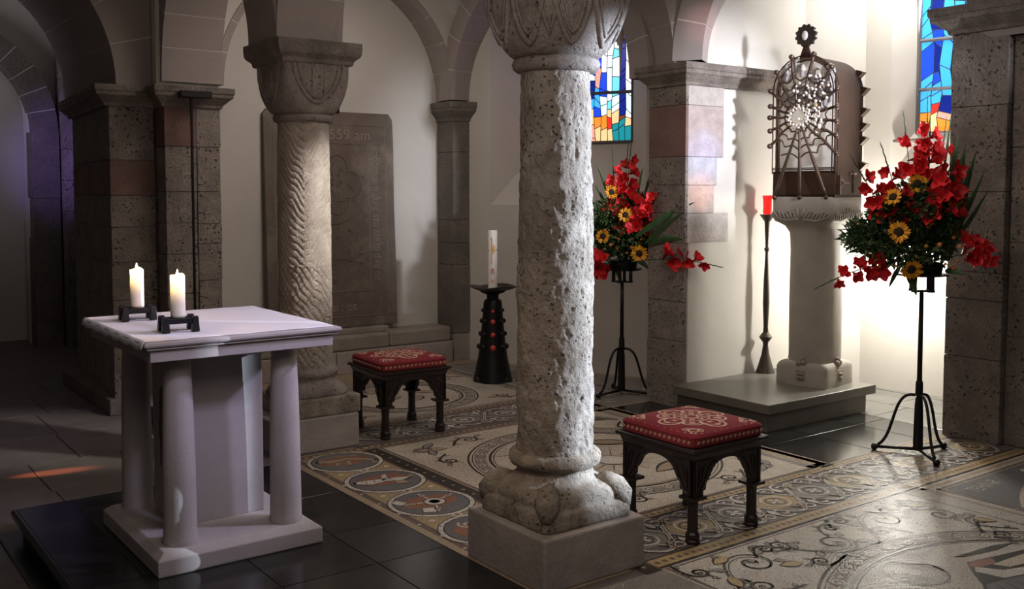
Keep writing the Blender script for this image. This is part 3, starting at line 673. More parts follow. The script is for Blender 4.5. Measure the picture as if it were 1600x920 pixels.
# figures inside the ring: boat, figure and rays
for k in range(14):
    a = k * 2 * pi / 14; line(f1, 'mdark', [(3.98 + .12 * cos(a), 4.36 + .12 * sin(a)), (3.98 + .30 * cos(a), 4.36 + .30 * sin(a))], .007, Z3, taper=True)
f1.g('mdark').flat(circ(3.98, 4.36, .105, 20), Z3); f1.g('mwhite').flat(circ(3.98, 4.36, .095, 20), Z4)
leafm(f1, 'mwhite', 3.45, 4.85, -.2, .42, .02, Z3); leafm(f1, 'mtan', 3.40, 4.55, -.4, .36, .05, Z3); leafm(f1, 'mwhite', 3.52, 4.62, .7, .22, .04, Z4); leafm(f1, 'mred', 3.60, 4.64, .1, .16, .03, Z4)
for k in range(5): line(f1, 'mdark', [(3.5 + k * .04, 4.56), (3.55 + k * .04, 4.70)], .006, Z5)
leafm(f1, 'mtan', 4.1, 4.8, -.6, .34, .05, Z3); leafm(f1, 'mtan', 4.02, 4.02, .3, .36, .05, Z3)
f1.build('inlay', MO)
# guilloche band along the front
b1 = MOS()
for (y0, y1) in ((2.955, 3.045), (3.455, 3.52)):
    rect(b1, 'mgold', 2.98, 6.2, y0, y1, Z2)
    dentils(b1, 'mbrown', 3.0, 6.2, (y0 + y1) / 2 - .012, (y0 + y1) / 2 + .012, .045, Z3)
    line(b1, 'mdark', [(2.98, y0), (6.2, y0)], .011, Z3); line(b1, 'mdark', [(2.98, y1), (6.2, y1)], .011, Z3)
def guilloche(mos, x0, x1, yc, A, per, gold=True):
    n = int((x1 - x0) / per * 24)
    for ph in (0, pi):
        pts = [(x0 + (x1 - x0) * k / n, yc + A * sin(2 * pi * (x1 - x0) * k / n / per + ph)) for k in range(n + 1)]
        line(mos, 'mdark', pts, .034, Z3); line(mos, 'mwhite', pts, .022, Z4 if ph else Z3 + .0005); line(mos, 'mdark', pts, .004, Z5)
    k = 0; x = x0 + per / 4
    while x < x1:
        mos.g('mgold' if (gold and k % 2) else 'mgrey').flat([(x + (px) * 1.5, yc + py) for px, py in circ(0, 0, A * .58, 20)], Z2)
        mos.g('mwhite').ribbon(circ(x, yc, A * .44, 20), .013, Z4, True); mos.g('mdark').ribbon(circ(x, yc, A * .30, 18), .006, Z4, True)
        for q in range(4): leafm(mos, 'mwhite', x, yc, q * pi / 2 + .4, A * .28, .012, Z4)
        x += per / 2; k += 1
    x = x0 + per / 2; k = 0
    while x < x1:
        for s in (-1, 1):
            mos.g('mwhite').ribbon(spiral(x + .05, yc + s * A * .78, .062, .014, s, 1.25 * s, 18), .014, Z4); mos.g('mwhite').ribbon(spiral(x - .06, yc + s * A * .78, .055, .014, s + 2, -1.2 * s, 18), .012, Z4)
            leafm(mos, 'mwhite', x, yc + s * A * .4, s * pi / 2, .09, .02, Z4)
            for q in range(3): leafm(mos, 'mtan', x + s * .11, yc + s * A * .7, q * 2 + .5, .06, .014, Z4)
        x += per / 2; k += 1
guilloche(b1, 3.0, 6.2, 3.25, .175, .64); b1.build('guilloche_band', MO)
b2 = MOS()
for (y0, y1) in ((5.465, 5.535), (6.01, 6.075)):
    rect(b2, 'mbrown', 2.4, 4.96, y0, y1, Z2); dentils(b2, 'mgold', 2.4, 4.96, (y0 + y1) / 2 - .014, (y0 + y1) / 2 + .014, .05, Z3)
    line(b2, 'mtan', [(2.4, y0), (4.96, y0)], .010, Z3)
guilloche(b2, 2.95, 4.9, 5.78, .16, .72, False); b2.build('guilloche_band', MO)
# far field
ringfield(3.92, 6.75, .47, .58, 26)
f3 = MOS(); frame(f3, 'mbrown', 2.40, 4.82, 6.09, 7.40, .02, Z2); frame(f3, 'mgrey', 2.44, 4.78, 6.13, 7.36, .012, Z2)
for (x, y, a, fl) in ((4.6, 6.32, 2.6, 1), (4.6, 7.16, 3.6, -1), (3.25, 6.3, .4, -1), (3.2, 7.2, -.4, 1), (2.75, 6.75, 1.5, 1)): scroll(f3, x, y, .17, a, fl)
for (x, y, a) in ((3.7, 6.7, .3), (3.9, 6.55, .8), (4.05, 6.85, -.5), (3.75, 6.95, 1.2)): leafm(f3, 'mtan', x, y, a, .22, .04, Z2)
f3.build('inlay', MO)
f4 = MOS(); rng = random.Random(3)
line(f4, 'mdark', [(4.86, 5.50), (4.86, 7.66), (5.28, 7.66)], .012, Z2); line(f4, 'mwhite', [(4.90, 5.52), (4.90, 7.62), (5.26, 7.62)], .010, Z2)
for k in range(60):
    y = 5.55 + rng.random() * 2.0; x = 4.98 + rng.random() * (.95 - (y - 5.5) * .37)
    leafm(f4, rng.choice(['mwhite', 'mtan', 'mbrown', 'cream']), x, y, rng.random() * 6, .10 + .08 * rng.random(), .018, Z2)
for k in range(9): line(f4, 'mwhite', spiral(5.08 + .0 * k + (k % 2) * .18, 5.65 + k * .21, .07, .015, k, 1.2, 16), .011, Z3)
f4.build('inlay', MO)
# great ring in the foreground
ringfield(3.92, 1.50, .955, 1.065, 46)
f2 = MOS()
line(f2, 'mdark', [(3.02, 2.925), (4.80, 2.925), (4.80, -1)], .008, Z2); line(f2, 'mbrown', [(3.0, 2.95), (3.0, -1)], .02, Z2)
for (x, y, s, a, fl) in ((3.34, 2.72, .27, .1, 1), (3.84, 2.72, .26, .0, -1), (4.32, 2.72, .27, .1, 1), (3.20, 2.56, .16, 2.2, 1), (4.62, 2.82, .13, 3.0, -1), (3.60, 2.84, .14, .3, -1), (4.12, 2.85, .13, .1, 1), (3.08, 2.83, .12, -.8, -1), (4.70, 2.45, .16, 1.4, 1), (3.62, 2.60, .13, 2.6, 1), (4.16, 2.64, .13, 2.8, -1), (4.60, 2.62, .20, -1.2, 1), (4.60, 2.30, .16, -1.6, -1), (3.14, 2.42, .16, -1.3, 1), (4.0, 2.82, .12, .2, 1), (4.45, 2.84, .10, 0, -1), (3.52, 2.82, .11, 0, 1)):
    scroll(f2, x, y, s, a, fl, Z2, 'mgrey')
for (x, y, a) in ((3.20, 2.84, .3), (3.42, 2.66, -.3), (4.74, 2.40, 2.0), (4.70, 2.75, 2.5), (3.1, 2.6, 1.2)): leafm(f2, 'mgold', x, y, a, .12, .025, Z3)
for k in range(9): f2.g('mgrey').ribbon(circ(3.82, 2.27, .03 + .012 * k, 30), .005, Z2, True)
for k in range(16): f2.g('mgrey').ribbon(circ(3.82, 2.27, .145 + .018 * k, 40, 0.3, 2.9), .005, Z2)
for k in range(10): f2.g('mgrey').ribbon(circ(3.45, 1.95, .10 + .03 * k, 30, .2, 2.2), .005, Z2)
f2.g('mdark').ribbon(circ(3.82, 2.27, .135, 40), .008, Z3, True)
f2.g('mtan').flat(circ(3.82, 2.27, .13, 16, -1.0, 1.2) + circ(3.87, 2.25, .08, 10, 1.2, -1.0), Z3)
# robed figure in the great ring
f2.g('mdark').flat([(4.02, 2.13), (4.10, 2.20), (4.20, 2.18), (4.5, 2.12), (4.6, 1.9), (4.5, 1.5), (3.6, 1.5), (3.72, 1.9), (3.92, 2.03)], Z3)
f2.g('mwhite').flat([(4.03, 2.12), (4.08, 2.15), (4.14, 2.06), (4.32, 2.0), (4.3, 1.95), (4.06, 2.01)], Z4)
f2.g('mslate').flat([(3.93, 2.02), (4.05, 2.0), (4.3, 1.94), (4.5, 1.9), (4.45, 1.55), (3.65, 1.55), (3.75, 1.9)], Z4)
f2.g('mred').flat([(4.06, 2.17), (4.12, 2.19), (4.24, 2.16), (4.2, 2.12), (4.1, 2.13)], Z4); f2.g('cream').flat([(4.17, 2.12), (4.45, 2.1), (4.4, 2.02), (4.2, 2.06)], Z4)
f2.g('mdark').flat([(4.12, 2.27), (4.40, 2.24), (4.52, 2.2), (4.36, 2.20), (4.16, 2.24)], Z3)
for k in range(8): line(f2, 'mdark', bez((3.95 + .06 * k, 1.98 - .008 * k), (3.93 + .06 * k, 1.9), (3.85 + .07 * k, 1.8), (3.80 + .08 * k, 1.6)), .007, Z5)
# slate panel with letters and scroll
frame(f2, 'mtan', 4.93, 6.2, 1.2, 2.925, .03, Z2); frame(f2, 'mbrown', 5.0, 6.16, 1.3, 2.87, .02, Z2); rect(f2, 'mslate', 5.03, 6.12, 1.33, 2.84, Z3)
line(f2, 'cream', bez((5.06, 2.42), (5.3, 2.58), (5.5, 2.62), (5.78, 2.70)) , .022, Z4)
line(f2, 'cream', spiral(5.76, 2.74, .05, .015, -1.4, 1.3), .02, Z4)
for (x, y, a, L) in ((5.12, 2.36, .4, .34), (5.35, 2.40, .2, .4), (5.2, 2.2, -.3, .3), (5.5, 2.48, .3, .36), (5.45, 2.2, .2, .35), (5.75, 2.4, .1, .3)): leafm(f2, 'cream', x, y, a, L, .035, Z4)
f2.build('inlay', MO)
def text(name, body, size, m, parent, mw, extr=.0, width=1.0, sp=1.0):
    cu = bpy.data.curves.new(name, 'FONT'); cu.body = body; cu.size = size; cu.extrude = extr; cu.space_character = sp; cu.align_x = 'LEFT'
    cu.materials.append(m); o = bpy.data.objects.new(name, cu); COL.objects.link(o)
    if parent: o.parent = parent
    o.matrix_local = mw @ Matrix.Diagonal((width, 1, 1, 1)); return o
text('lettering', 'TEHINR', .115, M['mwhite'], MO, Matrix.Translation((5.12, 2.70, Z5)) @ Matrix.Rotation(R(3), 4, 'Z'), 0, .75)

# ------------------------------------------------------------------ windows
def window_glass(idx, P, x0, x1, z0, zs, off, cols, rows, colour, label_seed, bars, wob=.25):
    w = empty('window_%d' % idx, (0, 0, 0), kind='structure')
    rg = random.Random(label_seed)
    def v(t, z, o=0): x, y = P(t, off + o); return (x, y, z)
    cw = (x1 - x0) / cols; nz = 40
    xs = [[x0 + cw * i + (0 if i in (0, cols) else cw * wob * (noise.noise(Vector((i * 3.3 + label_seed, j * .16, 0))) * 1.5)) for j in range(nz + 1)] for i in range(cols + 1)]
    def xat(i, z): q = min(nz - .001, max(0, (z - z0) / (zs - z0) * nz)); k = int(q); return xs[i][k] * (1 - q + k) + xs[i][k + 1] * (q - k)
    lead = MB(); c = .0035; rh = (zs - z0) / rows
    for i in range(cols):
        za = zb = z0
        while za < zs - .01:
            h = rh * rg.uniform(.45, 1.5) * (.6 if za < z0 + .28 else 1.0)
            na, nb = za + h, zb + h + rg.uniform(-.6, .6) * cw; sl = cw * .9
            nb = max(zb + .02, min(na + sl, max(na - sl, nb)))
            if na > zs - .03 or nb > zs - .03: na = nb = zs
            key = colour(i, 0, (xat(i, za) + xat(i + 1, za)) / 2, (za + na) / 2, rg)
            q = [(xat(i, za) + c, za + c), (xat(i + 1, zb) - c, zb + c), (xat(i + 1, nb) - c, nb - c), (xat(i, na) + c, na - c)]
            a = [v(t, z) for t, z in q]; b = [v(t, z, .004) for t, z in q]
            MB().add(a + b, [(0, 1, 2, 3), (7, 6, 5, 4), (0, 4, 5, 1), (1, 5, 6, 2), (2, 6, 7, 3), (3, 7, 4, 0)]).build('pane', GL[key], w)
            lead.tube([v(xat(i, na), na, .002), v(xat(i + 1, nb), nb, .002)], .0045, 5); lead.tube([v(xat(i, za), za, .002), v(xat(i, na), na, .002)], .0045, 5)
            za, zb = na, nb
    o = lead.build('lead_came', M['lead'], w); o['kind'] = 'stuff'
    mb = MB()
    for zz in bars: mb.tube([v(x0 - .01, zz, -.008), v(x1 + .01, zz, -.008)], .016, 6)
    mb.tube([v(x0 - .012, z0 - .012, -.006), v(x1 + .012, z0 - .012, -.006), v(x1 + .012, zs, -.006)], .02, 6); mb.tube([v(x0 - .012, z0 - .012, -.006), v(x0 - .012, zs, -.006)], .02, 6)
    mb.build('window_frame', M['frame'], w)
    return w
def colL(i, j, t, z, rg):
    # robed figures in white and aqua on blue, red and orange at the foot
    if z < 2.26: return rg.choice(['orange', 'rose', 'red', 'peach', 'rose']) if t < 1.40 else rg.choice(['teal', 'teal', 'teal', 'navy'])
    if z < 2.35: return rg.choice(['red', 'rose', 'brown', 'peach']) if t < 1.32 else rg.choice(['white', 'peach', 'brown', 'gold', 'white'])
    q = (t - 1.2) / .37
    if q > .88: return rg.choice(['ice', 'white', 'white'])
    if z > 3.0: return rg.choice(['navy', 'red', 'blue', 'navy'])
    if 2.70 < z < 2.80 and q > .1: return 'white'
    if q < .08: return rg.choice(['blue', 'navy', 'blue', 'sky']) if not 2.62 < z < 2.76 else rg.choice(['red', 'white', 'rose'])
    if q < .22: return rg.choice(['blue', 'navy', 'blue'])
    if .66 < q < .88: return 'navy'
    return rg.choice(['ice', 'aqua', 'ice', 'white', 'aqua', 'ice'])
window_glass(1, op, .62, 1.57, 2.09, 4.0, .375, 15, 13, colL, 5, [2.53, 3.0])
def colR(i, j, t, z, rg):
    if z < 2.19: return rg.choice(['orange', 'peach', 'red', 'white'])
    if z < 2.29: return rg.choice(['red', 'rose', 'orange', 'red'])
    if i == 0: return rg.choice(['sky', 'blue', 'sky'])
    if z > 2.68 and i in (2,): return rg.choice(['white', 'aqua', 'sky'])
    return rg.choice(['blue', 'sky', 'blue', 'sky', 'navy'])
window_glass(2, ep, .40, 1.15, 2.10, 3.4, .135, 9, 8, colR, 9, [2.44, 2.83], .35)
tag(MB().obox(ep(.36, .02), tuple(EU), 0, 2.02, 2.045, .10, .06).build('trim_1', M['mould'], bevel=.004), kind='structure')

# ------------------------------------------------------------------ columns
def rough_shaft(c, z0, z1, r0, r1, fn, nz, na, m, name, parent, entasis=0.0):
    mb = MB(); vs = []; fs = []
    for i in range(nz + 1):
        q = i / nz; z = z0 + (z1 - z0) * q
        rr = r0 + (r1 - r0) * q + entasis * sin(pi * q)
        for k in range(na):
            a = 2 * pi * k / na; r = rr + fn(a, z, rr); vs.append((c[0] + r * cos(a), c[1] + r * sin(a), z))
    for i in range(nz):
        for k in range(na):
            k2 = (k + 1) % na; fs.append((i * na + k, i * na + k2, (i + 1) * na + k2, (i + 1) * na + k))
    mb.add(vs, fs); return mb.build(name, m, parent, smooth=True)
C1 = (2.668, 3.29); C2 = (2.675, 5.845)
def fn1(a, z, r):
    p = Vector((cos(a) * r * 9, sin(a) * r * 9, z * 6))
    n = noise.fractal(p, 1.0, 2.1, 5); m = noise.fractal(p * 3.7, 1.0, 2.2, 3); k = noise.noise(p * .35)
    dig = max(0, noise.noise(Vector((cos(a) * r * 38, sin(a) * r * 38, z * 24))) - .30)
    amp = 1.0 if z < 1.6 else max(.45, 1.0 - (z - 1.6) * .9)
    return amp * (.0085 * n + .0055 * m + .007 * k - .022 * dig)
col1 = empty('stone_column', (C1[0], C1[1], 0), 'rough weathered column in the middle foreground, cold light on its right side', 'column')
def par(o, p):   # parent a world-space mesh to an empty that sits elsewhere
    o.parent = p; o.matrix_parent_inverse = Matrix.Translation(p.location).inverted(); return o
def jagged(s, f, seed=0):
    def g(a, z, r):
        p = Vector((cos(a) * r * f + seed, sin(a) * r * f, z * f)); return r + s * noise.fractal(p, 1.0, 2.0, 4), z + s * .4 * noise.noise(p * 1.3)
    return g
par(MB().obox(C1, (1, 0), 0, 0, .225, .277, .277).build('plinth', M['plinth'], bevel=.010), col1)
par(MB().loft([(.222, .238, 14), (.24, .242, 14), (.285, .242, 14), (.302, .238, 12), (.308, .226, 9), (.315, .226, 6), (.335, .230, 4), (.355, .228, 3), (.372, .215, 2.5), (.380, .200, 2.2), (.386, .186, 2.05), (.40, .172, 2), (.425, .164, 2), (.438, .170, 2), (.445, .184, 2), (.455, .196, 2), (.470, .202, 2), (.488, .200, 2), (.500, .188, 2), (.507, .170, 2)], 160, C1, jig=jagged(.007, 17)).build('attic_base', M['base'], None, smooth=True), col1)
mb = MB()
for k in range(4):   # corner spurs
    a = pi / 4 + k * pi / 2; d = Vector((cos(a), sin(a)))
    mb.tube([(C1[0] + d.x * r_, C1[1] + d.y * r_, z_) for r_, z_ in ((.19, .385), (.225, .372), (.262, .345), (.292, .312), (.305, .268))], [.020, .044, .054, .050, .028], 14)
mb.v = [(x + .007 * noise.noise(Vector((x, y, z)) * 18), y + .010 * noise.noise(Vector((y, x, z)) * 18), z + .006 * noise.noise(Vector((z, y, x)) * 20)) for x, y, z in mb.v]
par(mb.build('corner_spur', M['base'], None, smooth=True), col1)
par(rough_shaft(C1, .49, 2.15, .168, .147, fn1, 330, 190, M['shaft'], 'shaft', None, .004), col1)
par(MB().loft([(2.125, .150, 2), (2.13, .170, 2), (2.14, .184, 2), (2.16, .190, 2), (2.178, .182, 2), (2.185, .168, 2)], 64, C1, jig=jagged(.004, 20)).build('neck_ring', M['cap'], None, smooth=True), col1)
def cushion(c, zb, zt, r0, h, mname, ek=4.0, name='cushion_capital', n=96, m=22, jit=.003):
    secs = []
    for i in range(m + 1):
        q = i / m; e = 2 + ek * q ** 1.25; hh = r0 + (h - r0) * sqrt(max(0, 1 - (1 - min(1, q * 1.3)) ** 2)) ** .9
        secs.append((zb + (zt - zb) * q, hh, e))
    return MB().loft(secs, n, c, jig=jagged(jit, 22)).build(name, M[mname], None, smooth=True), secs
o, secs1 = cushion(C1, 2.18, 2.52, .160, .242, 'cap', 4.5); par(o, col1)
def cap_pt(secs, c, a, z, out=0.0):
    for i in range(len(secs) - 1):
        if secs[i][0] <= z <= secs[i + 1][0]:
            t = (z - secs[i][0]) / (secs[i + 1][0] - secs[i][0]); h = secs[i][1] * (1 - t) + secs[i + 1][1] * t; e = secs[i][2] * (1 - t) + secs[i + 1][2] * t
            r = h / ((abs(cos(a)) ** e + abs(sin(a)) ** e) ** (1 / e)) + out; return (c[0] + r * cos(a), c[1] + r * sin(a), z)
    r = secs[-1][1]; return (c[0] + r * cos(a), c[1] + r * sin(a), z)
mb = MB()
for f in range(4):   # two pointed drop shapes with double ridges on every face, linked by V ridges
    for s in (-1, 1):
        for k, (w, zb, rr) in enumerate(((.34, 2.225, .012), (.26, 2.262, .007))):
            pts = []
            for t in range(-12, 13):
                q = t / 12; z = zb + (.30) * abs(q) ** 1.25; u = w * sin(min(1, abs(q) * 1.15) * pi / 2) ** .8 * (1 if q > 0 else -1)
                pts.append(cap_pt(secs1, C1, f * pi / 2 + s * .39 + u, min(z, 2.515), .001))
            mb.tube(pts, rr, 6)
    pts = [cap_pt(secs1, C1, f * pi / 2 + pi / 4 + q * .22, 2.255 + .2 * abs(q), .001) for q in [k / 8 for k in range(-8, 9)]]; mb.tube(pts, .009, 6)
par(mb.build('carved_ridge', M['cap'], None, smooth=True), col1)
mb = MB(); poly_loft(mb, [(C1[0] + a * .23, C1[1] + b * .23) for a, b in ((-1, -1), (1, -1), (1, 1), (-1, 1))], [(0, 2.515), (.01, 2.53), (.04, 2.555), (.06, 2.57), (.06, 2.60), (0, 2.605)]); par(mb.build('abacus', M['cap'], None), col1)
# herringbone column
col2 = empty('stone_column', (C2[0], C2[1], 0), 'column behind the altar with herringbone chisel marks and shield-carved capital', 'column')
def fn2(a, z, r):
    if z > 1.15:
        s = -1 if (a - R(245)) % (2 * pi) < pi else 1
        u = (a * r * 1.0 * (1 if s > 0 else -1) * 1.1 + z + .045 * noise.noise(Vector((cos(a) * 3, sin(a) * 3, z * 4)))) * 21
    else:
        k = .16; w_ = .03 * noise.noise(Vector((cos(a) * 3, sin(a) * 3, z * 6))); u1 = (a * r + z * .8 + w_) * 21; u2 = (-a * r + z * .8 - w_) * 21
        g = max(0, 1 - abs((u1 % 1) - .5) * 7) + max(0, 1 - abs((u2 % 1) - .5) * 7)
        return -.011 * min(1, g) + .003 * noise.fractal(Vector((cos(a) * r * 20, sin(a) * r * 20, z * 14)), 1, 2, 3)
    p = Vector((cos(a) * r * 14, sin(a) * r * 14, z * 10)); g = max(0, 1 - abs((u % 1) - .5) * 5) * (.6 + .7 * noise.noise(p * 1.4))
    return -.011 * max(0, g) + .0035 * noise.fractal(p, 1, 2, 3)
par(MB().obox((2.64, 5.87), (1, 0), 0, 0, .215, .28, .28).build('plinth', M['plinth'], bevel=.010), col2)
par(MB().obox((C2[0] + .02, C2[1]), (1, 0), 0, .214, .335, .245, .245).build('sub_plinth', M['base'], bevel=.015), col2)
par(MB().loft([(.33, .23, 4), (.35, .235, 3), (.375, .232, 2.4), (.395, .218, 2.1), (.41, .195, 2), (.43, .185, 2), (.445, .187, 2), (.455, .198, 2), (.475, .205, 2), (.495, .199, 2), (.505, .18, 2), (.515, .17, 2)], 90, C2, jig=jagged(.005, 15)).build('attic_base', M['cap'], None, smooth=True), col2)
par(rough_shaft(C2, .50, 2.07, .168, .160, fn2, 300, 170, M['shaft2'], 'shaft', None, .004), col2)
par(MB().loft([(2.055, .165, 2), (2.065, .182, 2), (2.085, .190, 2), (2.10, .184, 2), (2.11, .17, 2)], 64, C2, jig=jagged(.003, 20)).build('neck_ring', M['cap'], None, smooth=True), col2)
o, secs2 = cushion(C2, 2.10, 2.42, .170, .228, 'cap', 10.0); par(o, col2)
mb = MB()
for f in range(4):
    for w, rr in ((.60, .008), (.52, .005)):
        pts = [cap_pt(secs2, C2, f * pi / 2 + w * sin(q * pi / 2) * 1.05, 2.17 + (.6 - w) * .35 + .245 * (1 - cos(q * pi / 2)), .001) for q in [k / 12 for k in range(-12, 13)]]; mb.tube(pts, rr, 6)
    for u in (-.17, .17): mb.tube([cap_pt(secs2, C2, f * pi / 2 + u, 2.20 + k * .03, .0005) for k in range(8)], .004, 5)
par(mb.build('carved_shield', M['cap'], None, smooth=True), col2)
mb = MB(); poly_loft(mb, [(C2[0] + a * .225, C2[1] + b * .225) for a, b in ((-1, -1), (1, -1), (1, 1), (-1, 1))], [(0, 2.405), (.012, 2.41), (.016, 2.435), (.045, 2.46), (.052, 2.475), (.055, 2.50), (.055, 2.545), (0, 2.552)]); par(mb.build('abacus', M['mould'], None, bevel=.005), col2)

# ------------------------------------------------------------------ altar
al = empty('altar', (1.575, 4.545, 0), 'small stone altar with four corner columns on the black platform', 'altar')
def A_(o): return par(o, al)
mb = MB(); poly_loft(mb, [(1.20, 4.11), (1.95, 4.11), (1.95, 4.98), (1.20, 4.98)], [(-.004, 0), (0, .006), (0, .072), (-.035, .098), (-.10, .100)]); A_(mb.build('base_slab', M['altar'], None, bevel=.004))
A_(MB().box(1.385, 1.80, 4.43, 4.77, .098, .86).build('core_block', M['altar_core'], None, bevel=.006)); 
mb = MB(); poly_loft(mb, [(1.385, 4.43), (1.80, 4.43), (1.80, 4.77), (1.385, 4.77)], [(.0, .855), (.018, .865), (.020, .89), (.03, .90), (.03, .926), (0, .928)]); A_(mb.build('core_cap', M['altar_core'], None))
mb = MB(); mb.add([(1.379, 4.60 + y, z) for y, z in [(-.045, .34), (.045, .34), (.045, .66)] + [(.045 * cos(k * pi / 8), .66 + .06 * sin(k * pi / 8)) for k in range(1, 8)] + [(-.045, .66)]], [tuple(range(11))])
mb.ball((1.38, 4.60, .64), .028, 8, sq=(.5, 1, 1)); mb.ball((1.38, 4.60, .52), .036, 8, sq=(.5, .9, 2.6)); mb.ball((1.38, 4.585, .40), .03, 8, sq=(.5, 1, 1.6)); A_(mb.build('relief_panel', M['relief'], None))
for x in (1.335, 1.825):
    for y in (4.235, 4.865):
        mb = MB(); mb.lathe([(.074, .098), (.076, .11), (.072, .125), (.071, .2), (.069, .45), (.064, .7), (.058, .86), (.058, .90), (.062, .932)], 28, (x, y, 0))
        A_(mb.build('column', M['altar'], None, smooth=True, sharp=50))
mb = MB(); poly_loft(mb, [(1.17, 4.055), (1.985, 4.055), (1.985, 5.01), (1.17, 5.01)], [(0, .925), (0, .962), (.004, .968), (-.002, .970), (.002, .974), (.018, .977), (.018, .982), (.012, .984), (.026, .988), (.032, .996), (.030, 1.007), (.02, 1.012), (-.1, 1.012)]); A_(mb.build('table_slab', M['altar'], None, bevel=.002))
# altar cloth
mb = MB(); vs = []; fs = []; nx, ny = 60, 70
X0, X1, Y0, Y1 = 1.115, 1.985, 4.045, 5.02
for i in range(nx + 1):
    for j in range(ny + 1):
        x = X0 + (X1 - X0) * i / nx; y = Y0 + (Y1 - Y0) * j / ny; z = 1.0155 + .0012 * noise.noise(Vector((x * 7, y * 7, 0)))
        e = 1.143 - x
        if e > 0: z -= min(.035, e * 1.3) + .004 * sin(y * 40) * min(1, e * 40); x += e * .55
        e2 = 4.06 - y
        if e2 > 0: z -= .0
        if i == nx: x += .004 * sin(y * 23)
        if j == 0: y += .006 * sin(x * 19) + .003 * sin(x * 47)
        vs.append((x, y, z))
for i in range(nx):
    for j in range(ny):
        k = i * (ny + 1) + j; fs.append((k, k + ny + 1, k + ny + 2, k + 1))
o = mb.add(vs, fs).build('altar_cloth', M['cloth'], None, smooth=True); sm = o.modifiers.new('s', 'SOLIDIFY'); sm.thickness = .0025
tag(o, 'white linen cloth spread over the top of the altar', 'cloth')
# candles and holders
def candle_holder(x, y, a, label):
    root = empty('candle_holder', (x, y, 1.018), label, 'candle holder', 'holders on the altar', rz=a)
    for s in (-1, 1):
        for t in (-1, 1):
            mb = MB(); hx, hy = s * .062, t * .044
            mb.prism([(hx - .016, hy - .018), (hx + .016, hy - .018), (hx + .016, hy + .018), (hx - .016, hy + .018)], 0, .066, top=.72); mb.build('foot', M['iron'], root, bevel=.002)
    for s in (-1, 1): MB().box(-.062, .062, s * .044 - .006, s * .044 + .006, .036, .058).build('bar', M['iron'], root, bevel=.001)
    for s in (-1, 1): MB().box(s * .062 - .006, s * .062 + .006, -.044, .044, .036, .056).build('bar', M['iron'], root, bevel=.001)
    MB().box(-.05, .05, -.04, .04, .046, .058).build('plate', M['iron'], root, bevel=.002)
    return root
candle_holder(1.355, 4.27, R(-6), 'black iron block holder under the nearer, right-hand burning candle')
candle_holder(1.325, 4.77, R(-6), 'black iron block holder under the farther, left-hand burning candle')
def burning_candle(x, y, z, h, seed, label):
    root = empty('candle', (x, y, z), label, 'candle', 'burning candles on the altar'); rg = random.Random(seed)
    mb = MB(); n = 28; vs = []; fs = []; m = 16; r0 = .031
    for i in range(m + 1):
        q = i / m
        for k in range(n):
            a = 2 * pi * k / n; r = r0 * (1 + .03 * noise.noise(Vector((cos(a) * 2, sin(a) * 2, q * 9 + seed))))
            hh = h * q + (q ** 6) * (.012 * cos(a - 2.2 + seed) + .004 * sin(3 * a))
            vs.append((r * cos(a), r * sin(a), hh))
    for i in range(m):
        for k in range(n):
            k2 = (k + 1) % n; fs.append((i * n + k, i * n + k2, (i + 1) * n + k2, (i + 1) * n + k))
    b = len(vs); vs.append((0, 0, h - .022)); vs.append((0, 0, 0))
    mats = []
    mb.add(vs, fs + [(m * n + k, m * n + (k + 1) % n, b) for k in range(n)] + [((k + 1) % n, k, b + 1) for k in range(n)])
    
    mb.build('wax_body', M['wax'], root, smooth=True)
    MB().tube([(0, 0, h - .024), (.001, 0, h - .002)], .0015, 6).build('wick', M['lead'], root)
    MB().lathe([(.0005, h - .012), (.006, h - .004), (.0075, h + .004), (.005, h + .016), (.002, h + .026), (.0003, h + .032)], 12).build('flame', M['flame'], root, smooth=True)
    l = light('POINT', 'candle_light', (x, y, z + h + .03), 1.5, (1, .55, .25), .012)
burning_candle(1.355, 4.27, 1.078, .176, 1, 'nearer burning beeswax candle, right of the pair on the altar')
burning_candle(1.325, 4.77, 1.078, .176, 4, 'farther burning beeswax candle, left of the pair on the altar')

